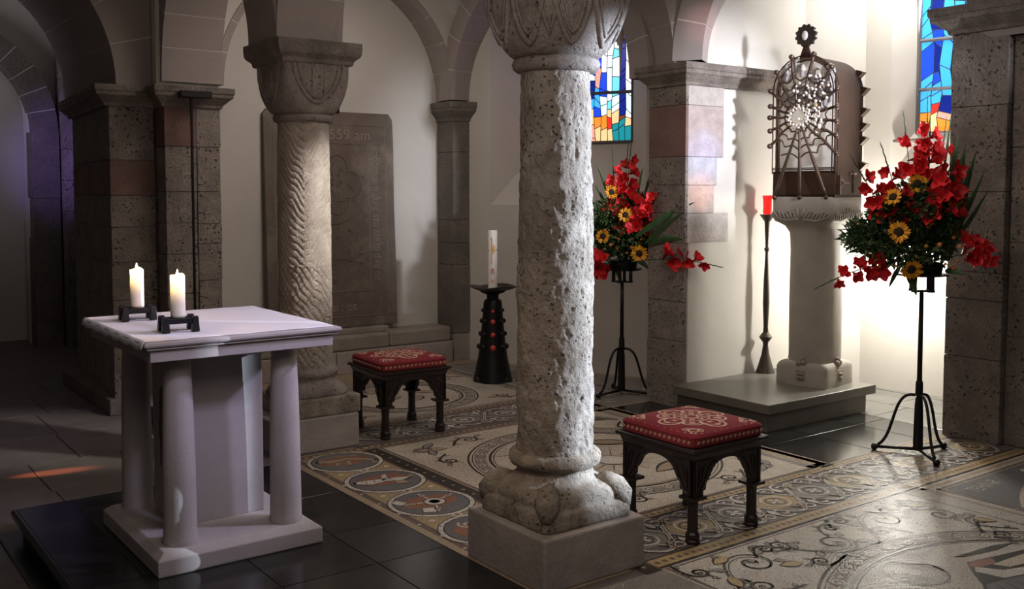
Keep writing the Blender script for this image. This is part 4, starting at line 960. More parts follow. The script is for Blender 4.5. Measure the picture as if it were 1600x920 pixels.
# ------------------------------------------------------------------ stools
def stool(label):
    root = empty('kneeling_stool', (0, 0, 0), label, 'stool', 'oak stools with red cushions'); s = .24
    for a in (-1, 1):
        for b in (-1, 1):
            cx, cy = a * .205, b * .205; mb = MB()
            mb.lathe([(.035, 0), (.037, .012), (.032, .022), (.036, .03), (.034, .045), (.027, .055), (.025, .16), (.027, .195), (.033, .205), (.030, .212)], 8, (cx, cy, 0), ph=pi / 8)
            mb.obox((cx, cy), (1, 0), 0, .208, .222, .046, .046)
            mb.build('leg', M['wood'], root, bevel=.002)
    t = .022
    for k in range(4):
        # arched apron with raised tracery
        poly = [(-.235, .222), (-.235, .40), (.235, .40), (.235, .222), (.168, .222)]
        arc = [(.168, .245), (.152, .248), (.148, .28), (.128, .30)] + [(.118 * cos(q * pi / 12) * (1 if True else 1), .30 + .078 * sin(q * pi / 12) ** .9) for q in range(1, 12)] + [(-.128, .30), (-.148, .28), (-.152, .248), (-.168, .245)]
        pts = [(-.235, .222)] + [(-.168, .222)] + arc[::-1] + [(.168, .222), (.235, .222), (.235, .40), (-.235, .40)]
        mb = MB(); n = len(pts)
        # build as strips top->arc to stay planar
        low = [(-.235, .222), (-.168, .222)] + arc[::-1] + [(.168, .222), (.235, .222)]
        for i in range(len(low) - 1):
            (x0, z0), (x1, z1) = low[i], low[i + 1]
            if abs(x1 - x0) < 1e-6: x1 = x0 + (1e-4)
            vs = [(x0, -.235, z0), (x1, -.235, z1), (x1, -.235, .405), (x0, -.235, .405), (x0, -.235 + t, z0), (x1, -.235 + t, z1), (x1, -.235 + t, .405), (x0, -.235 + t, .405)]
            mb.add(vs, [(0, 1, 2, 3), (7, 6, 5, 4), (0, 4, 5, 1), (1, 5, 6, 2), (3, 7, 4, 0)])
        xf = Matrix.Rotation(k * pi / 2, 4, 'Z'); ap = mb.build('apron', M['wood'], root, xf=xf)
        for sx in (-1, 1):
            tr = MB()
            tr.tube([(sx * .215, -.238, .235), (sx * .215, -.238, .385), (sx * .10, -.238, .385)], .005, 5)
            tr.tube([(sx * (.118 * cos(q * pi / 20) + .028), -.238, .30 + .085 * sin(q * pi / 20)) for q in range(0, 8)], .005, 5)
            tr.tube([(sx * .146, -.238, .30), (sx * .180, -.238, .245), (sx * .200, -.238, .235)], .005, 5)
            tr.tube([(sx * .20, -.238, .26), (sx * .195, -.238, .34), (sx * .16, -.238, .365), (sx * .178, -.238, .30), (sx * .2, -.238, .26)], .004, 5)
            tr.build('tracery', M['wood'], ap, xf=xf)['kind'] = 'stuff'
    mb = MB(); poly_loft(mb, [(-s, -s), (s, -s), (s, s), (-s, s)], [(-.004, .395), (0, .405), (.004, .42), (.012, .428), (.022, .432), (.022, .445), (.012, .450), (-.05, .45)]); mb.build('seat_frame', M['wood'], root)
    # cushion
    mb = MB(); secs = [(.448, .236, 14), (.452, .245, 14), (.458, .247, 14), (.492, .247, 13), (.497, .250, 13), (.502, .247, 13), (.510, .238, 11), (.516, .21, 9), (.521, .15, 6), (.523, .08, 3), (.524, .01, 2)]
    cu = mb.loft(secs, 96).build('cushion', M['cushion'], root, smooth=True, sharp=60)
    mb = MB(); mb.loft([(.4585, .2478, 14), (.4915, .2478, 13)], 96); mb.f = mb.f[:-2]; mb.m = mb.m[:-2]; mb.build('side_band', M['cushion_side'], cu)
    def zt(x, y): d = max(abs(x), abs(y)); return .5245 - .0085 * (d / .21) ** 2 * (1 if d < .21 else 1.35) 
    mb = MB(); pk = MB()
    def rose(pts, w, closed=True, b=mb):
        m = len(pts); vs = []; fs = []
        for i, p in enumerate(pts):
            a, c = (pts[(i - 1) % m], pts[(i + 1) % m]) if closed else (pts[max(0, i - 1)], pts[min(m - 1, i + 1)])
            dx, dy = c[0] - a[0], c[1] - a[1]; L = math.hypot(dx, dy) or 1; nx, ny = -dy / L * w / 2, dx / L * w / 2
            for q in (1, -1): x, y = p[0] + nx * q, p[1] + ny * q; vs.append((x, y, zt(x, y) + .0012))
        for i in range(m if closed else m - 1):
            j = (i + 1) % m; fs.append((2 * i + 1, 2 * j + 1, 2 * j, 2 * i))
        b.add(vs, fs)
    rose(circ(0, 0, .085, 40), .008); rose(circ(0, 0, .03, 24), .010)
    for k in range(8):
        a = k * pi / 4; big = .20 if k % 2 == 0 else .165
        P_ = lambda r, t: (r * cos(a + t), r * sin(a + t))
        lobe = [P_(.090 + (big - .09) * sin(q * pi / 16) ** .8, .42 * cos(q * pi / 16) * (1.0 if q else 1)) for q in range(0, 17)]
        rose(lobe, .012, False); rose([(x * .84, y * .84) for x, y in lobe[3:-3]], .007, False)
        rose([P_(.035, 0), P_(.055, .25), P_(.075, 0), P_(.055, -.25)], .009)
        rose([P_(.105, -.1), P_(.125, 0), P_(.105, .1)], .010, False); rose([P_(big - .045, -.05), P_(big - .025, 0), P_(big - .045, .05)], .009, False)
        rose([P_(.05, 0), P_(.08, 0)], .022, False, pk); rose([P_(.11, 0), P_(big - .02, 0)], .03, False, pk)
    for sx in (-1, 1):
        for sy in (-1, 1):
            for (u, v, r) in ((.185, .185, .022), (.15, .20, .014), (.20, .15, .014), (.205, .205, .012)): rose(circ(sx * u, sy * v, r, 10), .008)
            rose([(sx * .10, sy * .215), (sx * .15, sy * .175), (sx * .175, sy * .15), (sx * .215, sy * .10)], .008, False)
    for (x, y) in [(q * .043, .222) for q in range(-4, 5)]:
        for f in range(4): xx, yy = [(x, y), (-y, x), (-x, -y), (y, -x)][f]; rose(circ(xx, yy, .007, 6), .005)
    pk.v = [(x, y, z - .0006) for x, y, z in pk.v]
    mb.build('rosette_pattern', M['cushion_pat'], cu)['kind'] = 'stuff'; pk.build('rosette_fill', M['cushion_pink'], cu)['kind'] = 'stuff'
    mb = MB()
    for f in range(4):
        xf = Matrix.Rotation(f * pi / 2, 4, 'Z')
        for q in range(-7, 8):
            for c, rr in ((q * .031, .009),):
                pts = [(c + (rr * (1 - k / 14)) * cos(k * .62) , -.2487, .475 + (rr * (1 - k / 14)) * sin(k * .62)) for k in range(11)]
                t_ = MB().tube(pts, .0022, 4); mb.add([xf @ Vector(v) for v in t_.v], t_.f)
    mb.build('scroll_pattern', M['cushion_pat'], cu)['kind'] = 'stuff'
    return root
st1 = stool('carved black oak stool with crimson rosette cushion, right of the near column'); st1.location = (3.525, 3.29, .001)
st2 = copy_tree(st1); st2.location = (3.345, 5.82, .001); st2.rotation_euler.z = R(-3); st2['label'] = 'carved black oak stool with red cushion standing left of the paschal candle'

# ------------------------------------------------------------------ paschal candle
ps = empty('paschal_stand', (4.87, 6.86, 0), 'flared black iron candlestick studded with red dots beside the niche pier', 'candlestick')
mb = MB(); vs = []; fs = []; n = 32; prof = [(.172, 0), (.150, .10), (.125, .22), (.108, .35), (.095, .48), (.085, .60), (.078, .68), (.070, .70), (.060, .705)]
for i, (r, z) in enumerate(prof):
    for k in range(n):
        a = 2 * pi * k / n; zz = z
        if i == 0: zz = .055 * max(0, 1 - abs(((a * 4 / (2 * pi)) % 1) - .5) * 5)
        vs.append((r * cos(a), r * sin(a), zz))
for i in range(len(prof) - 1):
    for k in range(n): k2 = (k + 1) % n; fs.append((i * n + k, i * n + k2, (i + 1) * n + k2, (i + 1) * n + k))
fs.append(tuple((len(prof) - 1) * n + k for k in range(n))); mb.add(vs, fs)
bd = mb.build('body', M['iron'], ps, smooth=True, sharp=40); bd.rotation_euler.z = R(-128)
for a8 in range(8):
    a = R(-128 + 4) + a8 * pi / 4
    for z, r in ((.30, .1135), (.41, .102), (.52, .092), (.61, .085)):
        mb = MB(); mb.ball((r * cos(a), r * sin(a), z), .026 if z < .35 else (.022 if z < .55 else .016), 10)
        mb.build('stud', M['redstone'] if a8 == 0 or a8 == 4 else M['iron'], ps, smooth=True)
mb = MB(); mb.lathe([(.050, .70), (.052, .745), (.10, .765), (.11, .772)], 20); mb.build('neck', M['iron'], ps)
mb = MB(); vs = []; fs = []
for i in range(8):
    for k in range(32):
        a = 2 * pi * k / 32; sq = (abs(cos(a)) ** 5 + abs(sin(a)) ** 5) ** (-1 / 5); r = .02 + .155 * i / 7 * sq * (1 + .04 * noise.noise(Vector((cos(a) * 2, sin(a) * 2, 0))))
        vs.append((r * cos(a + .4), r * sin(a + .4), .765 + .05 * (i / 7) ** 2 * (1 + .2 * cos(3 * a))))
for i in range(7):
    for k in range(32): k2 = (k + 1) % 32; fs.append((i * 32 + k, i * 32 + k2, (i + 1) * 32 + k2, (i + 1) * 32 + k))
fs.append(tuple(range(31, -1, -1)))
o = mb.add(vs, fs).build('drip_pan', M['iron2'], ps, smooth=True); sm = o.modifiers.new('s', 'SOLIDIFY'); sm.thickness = .006
pc = empty('paschal_candle', (4.87, 6.86, .775), 'tall white paschal candle with red cross ornament', 'candle')
MB().lathe([(.040, 0), (.040, .515), (.036, .52), (.010, .512)], 28).build('wax_body', M['whitewax'], pc, smooth=True, sharp=40)
va = R(234.5); vd = Vector((cos(va), sin(va), 0)); vr = Vector((-sin(va), cos(va), 0))
def onc(u, z, o=.0405): a = u / .040; return vd * (o * cos(a)) + vr * (o * sin(a)) + Vector((0, 0, z))
mb = MB(); mb.tube([onc(-.008, .24), onc(-.008, .45)], .003, 5); mb.tube([onc(-.03, .355), onc(.03, .355)], .003, 5)
for u, z in ((-.035, .355), (.036, .355), (-.01, .25), (-.012, .455)): mb.ball(onc(u, z, .043), .006, 6)
mb.build('cross', M['orangewax'], pc)
mb = MB()
for k in range(10):
    a = 2 * pi * k / 10; mb.tube([onc(.006, .36), onc(.006 + .022 * cos(a), .36 + .040 * sin(a))], .0035, 4)
mb.build('sun_ornament', M['goldwax'], pc)
mb = MB(); mb.tube([onc(-.010, .150), onc(-.010, .185), onc(-.002, .197), (onc(.006, .190)), onc(.008, .150)], .0035, 5); mb.build('omega_sign', M['redwax'], pc)
mb = MB()
for u in (-.010, .004): mb.tube([onc(u, .075), onc(u + .009, .075), onc(u + .009, .098), onc(u, .098), onc(u, .075)], .0018, 4)
mb.build('year_digits', M['orangewax'], pc)

# ------------------------------------------------------------------ flower stands
def flower_stand(loc, hz, rot, label, tall=1.05):
    root = empty('flower_stand', loc, label, 'stand', 'wrought iron tripod flower stands', rz=rot)
    mb = MB(); mb.lathe([(.030, .03), (.031, .06), (.026, .30), (.026, .305), (.020, .36)], 10); mb.build('boss', M['iron'], root)
    MB().lathe([(.017, .30), (.015, .7), (.013, tall)], 10).build('pole', M['iron'], root, smooth=True)
    MB().lathe([(.022, .37), (.024, .38), (.022, .45), (.018, .46)], 10).build('collar', M['iron'], root)
    for k in range(3):
        a = k * 2 * pi / 3; d = Vector((cos(a), sin(a), 0)); z = Vector((0, 0, 1))
        p = [tuple(d * x + z * y) for x, y in bez((.02, .37), (.16, .40), (.13, .10), (.235, .035), 16)]
        mb = MB(); mb.tube(p, .010, 6); mb.tube([tuple(d * .01 + z * .035), tuple(d * .255 + z * .022)], .010, 6); mb.ball(tuple(d * .255 + z * .020), .022, 10); mb.build('leg', M['iron'], root, smooth=True)
    mb = MB(); mb.box(-.085, .085, -.012, .012, tall, tall + .012); mb.box(-.012, .012, -.085, .085, tall, tall + .012)
    for s in (-1, 1): mb.box(s * .07 - .012, s * .07 + .012, -.01, .01, tall, tall + .10); mb.box(-.01, .01, s * .07 - .012, s * .07 + .012, tall, tall + .10)
    mb.build('cradle', M['iron'], root)
    mb = MB(); mb.lathe([(.01, tall + .095), (.15, tall + .10), (.155, tall + .112), (.02, tall + .112)], 24); mb.build('dish', M['iron'], root)
    return root
# flower kit (prototype meshes, shared)
def petal_mesh(L, w, cup, m=5, ruff=.0):
    vs = []; fs = []
    for i in range(m + 1):
        q = i / m; ww = w * sin(pi * (.12 + .80 * q)) ; x = L * q; z = cup * q * q
        for s in (-1, 0, 1): vs.append((x, s * ww / 2, z + (abs(s) * .25 * ww) + ruff * sin(q * 9 + s * 2) * q))
    for i in range(m):
        for s in (0, 1): k = i * 3 + s; fs.append((k, k + 3, k + 4, k + 1))
    return vs, fs
def xform(mb, vs, fs, mw, mi=0): mb.add([mw @ Vector(v) for v in vs], fs, mi)
def floret(seed, s=1.0):
    rg = random.Random(seed); mb = MB()
    for k in range(6):
        v, f = petal_mesh(.052 * s * rg.uniform(.85, 1.1), .040 * s, .006 * s, 5, .006 * s)
        xform(mb, v, f, Matrix.Rotation(k * pi / 3 + rg.uniform(-.2, .2), 4, 'Z') @ Matrix.Rotation(-R(rg.uniform(20, 55)), 4, 'Y') @ Matrix.Translation((.004, 0, 0)))
    mb.lathe([(.003 * s, -.035 * s), (.008 * s, -.005 * s), (.012 * s, .008 * s)], 7, mi=1)
    return mb
FLM = []
for q in range(3):
    mb = floret(q); me = bpy.data.meshes.new('floret'); me.from_pydata(mb.v, [], mb.f); me.materials.append(M['petalred']); me.materials.append(M['petaldark'])
    me.polygons.foreach_set('material_index', mb.m); me.polygons.foreach_set('use_smooth', [True] * len(me.polygons)); FLM.append(me)
def obj_mesh(name, me, parent, mw):
    o = bpy.data.objects.new(name, me); COL.objects.link(o); o.parent = parent; o.matrix_local = mw; return o
def curve_pts(p0, p1, sag, n=10):
    p0 = Vector(p0); p1 = Vector(p1); return [p0.lerp(p1, k / n) + Vector(sag) * sin(pi * k / n) for k in range(n + 1)]
def gladiolus(root, p0, p1, n, sag=(0, 0, 0), start=.45, face=None, rg=random, size=1.0):
    pts = curve_pts(p0, p1, sag, 14); g = MB().tube(pts, [.005 * (1 - .6 * k / 14) for k in range(15)], 6).build('gladiolus', M['stem'], root, smooth=True)
    for k in range(n):
        q = start + (.80 - start) * k / max(1, n - 1); i = min(13, int(q * 14)); p = pts[i].lerp(pts[i + 1], q * 14 - i); t = (pts[i + 1] - pts[i]).normalized()
        f = (Vector(face) if face else Vector((-.6, -.8, .1))); side = t.cross(f).normalized(); d = (f * 1.0 + side * (.75 if k % 2 else -.75) + t * .35 + Vector((rg.uniform(-.3, .3), rg.uniform(-.3, .3), rg.uniform(-.2, .2)))).normalized()
        s = size * (1.65 - .75 * k / n); mw = Matrix.Translation(p + d * .028 * s) @ d.to_track_quat('Z', 'Y').to_matrix().to_4x4() @ Matrix.Rotation(rg.random() * 6, 4, 'Z') @ Matrix.Scale(s, 4)
        obj_mesh('floret', FLM[k % 3], g, mw)
    mb = MB()
    for k in range(7):  # closed buds to the tip
        q = .80 + .19 * k / 6; i = min(13, int(q * 14)); p = pts[i].lerp(pts[i + 1], q * 14 - i); t = (pts[i + 1] - pts[i]).normalized(); sd = t.cross(Vector((-.6, -.8, 0))).normalized() * (1 if k % 2 else -1)
        mb.tube([p, p + t * .018 + sd * .002, p + t * .040 + sd * .001], [.003, .006 * (1 - k * .09), .0012], 6)
    mb.build('bud_tip', M['leaf2'], g, smooth=True)
def sunflower(root, p, d, s=1.0, rg=random):
    d = Vector(d).normalized(); mw = Matrix.Translation(p) @ d.to_track_quat('Z', 'Y').to_matrix().to_4x4()
    sf = empty('sunflower', (0, 0, 0)); sf.parent = root; sf.matrix_local = mw
    MB().tube([(0, 0, -.10), (0, 0, 0)], .004, 6).build('stem', M['stem'], sf)
    mb = MB(); mb.lathe([(.001, .012), (.012, .013), (.021 * s, .008), (.024 * s, 0), (.018 * s, -.008)][::-1], 18); mb.build('disc', M['seed'], sf, smooth=True)
    mb = MB()
    for k in range(22):
        v, f = petal_mesh(.034 * s * rg.uniform(.85, 1.12), .015 * s, .004, 4); xform(mb, v, f, Matrix.Rotation(k * 2 * pi / 22 + rg.uniform(-.08, .08), 4, 'Z') @ Matrix.Rotation(R(rg.uniform(-22, 6)), 4, 'Y') @ Matrix.Translation((.019 * s, 0, -.002)))
    mb.build('petals', M['yellow'], sf, smooth=True)
def lance(root, p0, p1, w, m='leaf2', sag=(0, 0, 0)):
    pts = curve_pts(p0, p1, sag, 12); vs = []; fs = []; side = (pts[-1] - pts[0]).cross(Vector((-.6, -.8, 0.1))).normalized(); up = side.cross(pts[-1] - pts[0]).normalized()
    for k, p in enumerate(pts):
        q = k / 12; ww = w * (sin(pi * (.08 + .92 * q) ** .8) ** .8 if q < 1 else 0) / 2; vs += [p - side * ww, p + up * ww * .35, p + side * ww]
    for k in range(12):
        for s in (0, 1): b = k * 3 + s; fs.append((b, b + 1, b + 4, b + 3))
    MB().add(vs, fs).build('lance_leaf', M[m], root, smooth=True)
def foliage(root, blobs, n, m, seed, L=.032, w=.014, name='foliage'):
    rg = random.Random(seed); mb = MB()
    for k in range(n):
        c, r = rg.choice(blobs); v = Vector((rg.gauss(0, 1), rg.gauss(0, 1), rg.gauss(0, 1))).normalized() * (rg.random() ** .45)
        p = Vector(c) + Vector((v.x * r[0], v.y * r[1], v.z * r[2])); dd = (v + Vector((rg.uniform(-.7, .7), rg.uniform(-.7, .7), rg.uniform(-.5, .8)))).normalized()
        l = L * rg.uniform(.6, 1.3); vv = [(0, 0, 0), (l * .5, w * .5, .003), (l, 0, -.004), (l * .5, -w * .5, .003)]
        xform(mb, vv, [(0, 1, 2, 3)], Matrix.Translation(p) @ dd.to_track_quat('X', 'Z').to_matrix().to_4x4() @ Matrix.Rotation(rg.uniform(-1, 1), 4, 'X'))
    o = mb.build(name, M[m], root); o['kind'] = 'stuff'; return o
RT = Vector((.804, -.595, 0)); TC = Vector((-.595, -.804, 0)); UPV = Vector((0, 0, 1))
def arrangement(loc, cx, cy, ppm, label):
    root = empty('flower_arrangement', loc, label, 'flowers')
    def F(px, py, t=0.0): return tuple(RT * ((px - cx) / ppm) + UPV * ((cy - py) / ppm) + TC * t)
    return root, F
# right-hand stand and flowers
s2p = (5.58, 3.33, .002)
flower_stand(s2p, 0, R(-5), 'black wrought iron tripod stand in front of the right pier', 1.01)
rt2, F = arrangement((5.58, 3.33, 1.125), 1440, 430, 254, 'large arrangement of red gladioli and sunflowers at the right beside the shrine')
rg = random.Random(11)
base = F(1438, 428, 0)
gladiolus(rt2, base, F(1440, 160, .02), 9, (.02, 0, 0), .52, (-.6, -.8, 0), rg, 1.1)
gladiolus(rt2, base, F(1478, 195, -.06), 2, (.03, 0, 0), .60, (-.6, -.8, 0), rg, .8)
gladiolus(rt2, base, F(1411, 185, -.05), 3, (0, 0, 0), .62, (-.6, -.8, 0), rg, .9)
gladiolus(rt2, base, F(1318, 252, .10), 6, (0, 0, .0), .52, (-.6, -.8, 0), rg, .95)
gladiolus(rt2, base, F(1362, 236, .12), 7, (0, 0, 0), .42, (-.6, -.8, 0), rg, 1.0)
gladiolus(rt2, base, F(1466, 240, .16), 6, (.03, .0, 0), .42, (-.6, -.8, .1), rg, 1.35)
gladiolus(rt2, F(1430, 420, .05), F(1270, 450, .10), 7, (0, 0, .06), .36, (-.6, -.8, .3), rg, .9)
gladiolus(rt2, F(1450, 420, .05), F(1545, 412, .12), 6, (0, 0, .07), .45, (-.6, -.8, .3), rg, 1.1)
for (x, y, t, d, s) in ((1417, 292, .12, (-.6, -.8, .15), 1.15), (1377, 312, .16, (-.9, -.3, .5), 1.1), (1474, 316, .12, (-.3, -.95, .1), 1.1), (1383, 364, .20, (-.85, -.55, .1), 1.25), (1403, 420, .20, (-.45, -.85, -.35), 1.25)):
    sunflower(rt2, F(x, y, t), d, s, rg)
B = lambda *a: [(F(x, y, t), (rx, .13, rz)) for x, y, t, rx, rz in a]
foliage(rt2, B((1400, 380, 0, .22, .14), (1440, 390, 0, .20, .14), (1370, 375, .05, .18, .12), (1420, 340, 0, .16, .14), (1460, 370, 0, .12, .16), (1345, 370, .05, .12, .08), (1425, 318, .04, .14, .12), (1385, 335, .05, .12, .10), (1465, 330, .02, .10, .16)), 4400, 'leaf', 3, .050, .026)
foliage(rt2, B((1430, 330, .05, .18, .14), (1340, 385, .1, .14, .07), (1400, 400, .1, .22, .08)), 700, 'leaf3', 5, .030, .014, 'filler_foliage')
for k in range(26):
    p = F(rg.uniform(1320, 1480), rg.uniform(335, 425), rg.uniform(.08, .20)); MB().ball(p, rg.uniform(.009, .015), 8, sq=(1, 1, .9)).build('berry', M['bud'], rt2, smooth=True)
for (a, b, w) in (((1470, 410), (1528, 272), .035), ((1474, 405), (1515, 238), .04), ((1468, 400), (1498, 232), .075), ((1465, 400), (1486, 215), .05), ((1478, 400), (1535, 300), .03), ((1480, 410), (1505, 262), .07), ((1455, 380), (1475, 178), .02), ((1440, 400), (1443, 172), .016)):
    lance(rt2, F(*a, -.02), F(*b, .04), w, 'leaf2', (.02, 0, 0))
for (a, b, w) in (((1390, 410), (1350, 438), .035), ((1400, 420), (1375, 450), .03), ((1412, 425), (1418, 462), .05), ((1380, 405), (1345, 420), .03), ((1440, 415), (1395, 428), .07), ((1470, 425), (1490, 430), .04), ((1350, 395), (1312, 396), .03)):
    lance(rt2, F(*a, .05), F(*b, .14), w, 'leaf', (0, 0, .01))
MB().lathe([(.06, -.01), (.11, -.005), (.12, .05), (.10, .07)], 18).build('bowl', M['iron'], rt2)
# left-hand stand and flowers behind the near column
flower_stand((5.36, 5.77, .002), 0, R(-58), 'black wrought iron tripod stand behind the near column, below the left window', .90)
rt1, F = arrangement((5.36, 5.77, 1.012), 971, 423, 199, 'arrangement of red gladioli and sunflowers partly hidden behind the near column')
base = F(966, 420)
gladiolus(rt1, base, F(985, 212, .02), 8, (0, 0, 0), .46, (-.6, -.8, 0), rg, 1.05)
gladiolus(rt1, base, F(977, 226, .10), 4, (0, 0, 0), .45, (-.6, -.8, 0), rg, 1.0)
gladiolus(rt1, base, F(953, 236, .05), 4, (0, 0, 0), .52, (-.6, -.8, 0), rg, .95)
gladiolus(rt1, base, F(1032, 282, .34), 8, (0, 0, 0), .42, (-.6, -.8, .1), rg, 1.2)
gladiolus(rt1, base, F(1008, 290, .16), 6, (0, 0, 0), .42, (-.6, -.8, .1), rg, 1.2)
gladiolus(rt1, F(978, 408, .32), F(1100, 411, .62), 6, (0, 0, .04), .36, (-.6, -.8, .3), rg, 1.0)
gladiolus(rt1, F(955, 415, .05), F(905, 424, .15), 6, (0, 0, .02), .25, (-.6, -.8, .3), rg, 1.2)
for (x, y, t, d, s) in ((971, 337, .20, (-.6, -.8, .1), 1.1), (951, 302, .10, (-.4, -.9, .2), 1.1), (937, 370, .18, (-.8, -.5, 0), 1.1), (1003, 362, .20, (-.3, -.8, .5), 1.1), (992, 396, .22, (-.6, -.8, -.05), 1.3)):
    sunflower(rt1, F(x, y, t), d, s, rg)
foliage(rt1, B((965, 375, 0, .20, .18), (940, 360, 0, .18, .20), (1000, 380, 0, .20, .12), (980, 330, 0, .16, .14)), 3000, 'leaf', 13, .052, .028)
foliage(rt1, B((945, 335, .08, .14, .12), (990, 370, .12, .22, .08)), 800, 'leaf3', 15, .030, .014, 'filler_foliage')
for k in range(22):
    p = F(rg.uniform(930, 1045), rg.uniform(345, 400), rg.uniform(.12, .22)); MB().ball(p, rg.uniform(.009, .016), 8).build('berry', M['bud'], rt1, smooth=True)
for (a, b, w, m) in (((985, 370), (1066, 316), .045, 'leaf2'), ((1000, 380), (1052, 330), .035, 'leaf2'), ((1005, 380), (1052, 372), .05, 'leaf2'), ((955, 330), (928, 258), .03, 'leaf2'), ((950, 340), (925, 290), .025, 'leaf2'), ((990, 330), (1000, 262), .022, 'leaf3'), ((1000, 335), (1013, 268), .022, 'leaf2'), ((1010, 330), (1024, 276), .02, 'leaf3'),
                     ((970, 410), (985, 432), .05, 'leaf'), ((985, 405), (1012, 424), .05, 'leaf'), ((960, 410), (962, 436), .05, 'leaf'), ((945, 415), (938, 430), .05, 'leaf'), ((990, 400), (1018, 408), .05, 'leaf')):
    lance(rt1, F(*a, .03 if b[0] < 1040 else .28), F(*b, .10 if b[0] < 1040 else .56), w, m, (0, 0, .02))
MB().lathe([(.06, -.01), (.11, -.005), (.12, .05), (.10, .07)], 18).build('bowl', M['iron'], rt1)

# ------------------------------------------------------------------ shrine platform, pedestal, shrine
pt = empty('shrine_platform', (5.85, 4.65, 0), 'low two-stepped grey stone platform carrying the shrine pedestal', 'platform')
def PP(o): return par(o, pt)
PP(MB().box(5.28, 6.40, 4.245, 5.08, 0, .135).build('lower_block', M['platform'], bevel=.004))
PP(MB().box(5.235, 6.455, 4.20, 5.085, .135, .20).build('top_slab', M['platform'], bevel=.005))
pd = empty('shrine_pedestal', (6.165, 4.53, .20), 'pale stone pedestal with square base and leaf-carved top under the metal shrine', 'pedestal', rz=R(8))
mb = MB(); mb.loft([(0, .205, 30), (.13, .205, 26), (.15, .200, 16), (.165, .188, 12), (.172, .17, 10)], 96); mb.build('base_block', M['pedestal'], pd, smooth=True, sharp=50)
mb = MB(); mb.loft([(.165, .172, 2.6), (.19, .176, 2.6), (.6, .178, 2.6), (1.0, .174, 2.6), (1.12, .178, 2.8), (1.17, .195, 4), (1.205, .225, 12)], 96); mb.build('shaft', M['pedestal'], pd, smooth=True, sharp=60)
mb = MB(); mb.loft([(1.20, .225, 14), (1.215, .236, 16), (1.28, .240, 18), (1.375, .240, 20), (1.385, .236, 20)], 96); cp = mb.build('capital_slab', M['pedestal'], pd, smooth=True, sharp=50)
mb = MB()
for f in range(4):
    xf = Matrix.Rotation(f * pi / 2, 4, 'Z'); t_ = MB()
    for s in (-1, 1):
        for k in range(6):
            y0 = s * (.03 + .03 * k); t_.tube([(-.243, y0, 1.215), (-.247, y0 + s * .012, 1.25), (-.247, y0 + s * .03, 1.275 + .01 * sin(k * 2)), (-.243, y0 + s * .045, 1.262)], [.004, .007, .006, .003], 5)
        t_.tube([(-.243, 0, 1.22), (-.247, s * .02, 1.27), (-.245, s * .028, 1.31)], [.004, .008, .003], 5)
        t_.tube([(-.243, s * .02, 1.225), (-.245, s * .12, 1.212), (-.243, s * .21, 1.235), (-.243, s * .225, 1.26)], .006, 5)
    mb.add([xf @ Vector(v) for v in t_.v], t_.f)
mb.build('leaf_carving', M['pedestal'], cp, smooth=True)
for f in range(4):
    xf = Matrix.Rotation(f * pi / 2, 4, 'Z'); mb = MB(); mb.box(-.208, -.203, -.035, .035, .035, .115)
    for zz in (.06, .09): mb.ball((-.205, 0, zz), .028, 10, sq=(.5, 1.1, .5))
    mb.ball((-.19, .02, .165), .026, 8); mb.ball((-.19, -.015, .172), .022, 8); mb.ball((-.182, .0, .195), .018, 8)
    mb.build('leaf_inset', M['carve'], pd, xf=xf, smooth=True, sharp=50)
sh = empty('metal_shrine', (6.165, 4.53, 1.583), 'arched bronze shrine with spider-web grille, pearls and crystals on the pedestal', 'shrine', rz=R(10))
HW, ZS, D0, D1 = .243, .77, -.225, .205
def arcp(hw, zs, n=20, zb=0.0): return [(hw, zb)] + [(hw * cos(pi * k / n), zs + hw * sin(pi * k / n)) for k in range(n + 1)] + [(-hw, zb)]
def shell(hw, zs, x0, x1, th, m, name, zb=0):
    o_ = arcp(hw, zs, 24, zb); i_ = arcp(hw - th, zs, 24, zb); n = len(o_); mb = MB()
    vs = [(x0, y, z) for y, z in o_] + [(x1, y, z) for y, z in o_] + [(x0, y, z) for y, z in i_] + [(x1, y, z) for y, z in i_]; fs = []
    for k in range(n - 1): fs += [(k, k + 1, n + k + 1, n + k), (2 * n + k, 3 * n + k, 3 * n + k + 1, 2 * n + k + 1), (k, 2 * n + k, 2 * n + k + 1, k + 1), (n + k, n + k + 1, 3 * n + k + 1, 3 * n + k)]
    return mb.add(vs, fs).build(name, m, sh, smooth=True, sharp=30)
shell(HW, ZS, D0 + .03, D1, .006, M['bronze'], 'casing')
MB().add([(D1 - .004, y, z) for y, z in arcp(HW - .004, ZS, 24)], [tuple(range(27))]).build('back_plate', M['bronze'], sh)
MB().box(D0, D1, -HW, HW, 0, .02).build('floor_plate', M['bronze'], sh)
MB().box(D0, D0 + .012, -HW, HW, 0, .185).build('front_panel', M['bronze'], sh, bevel=.002)
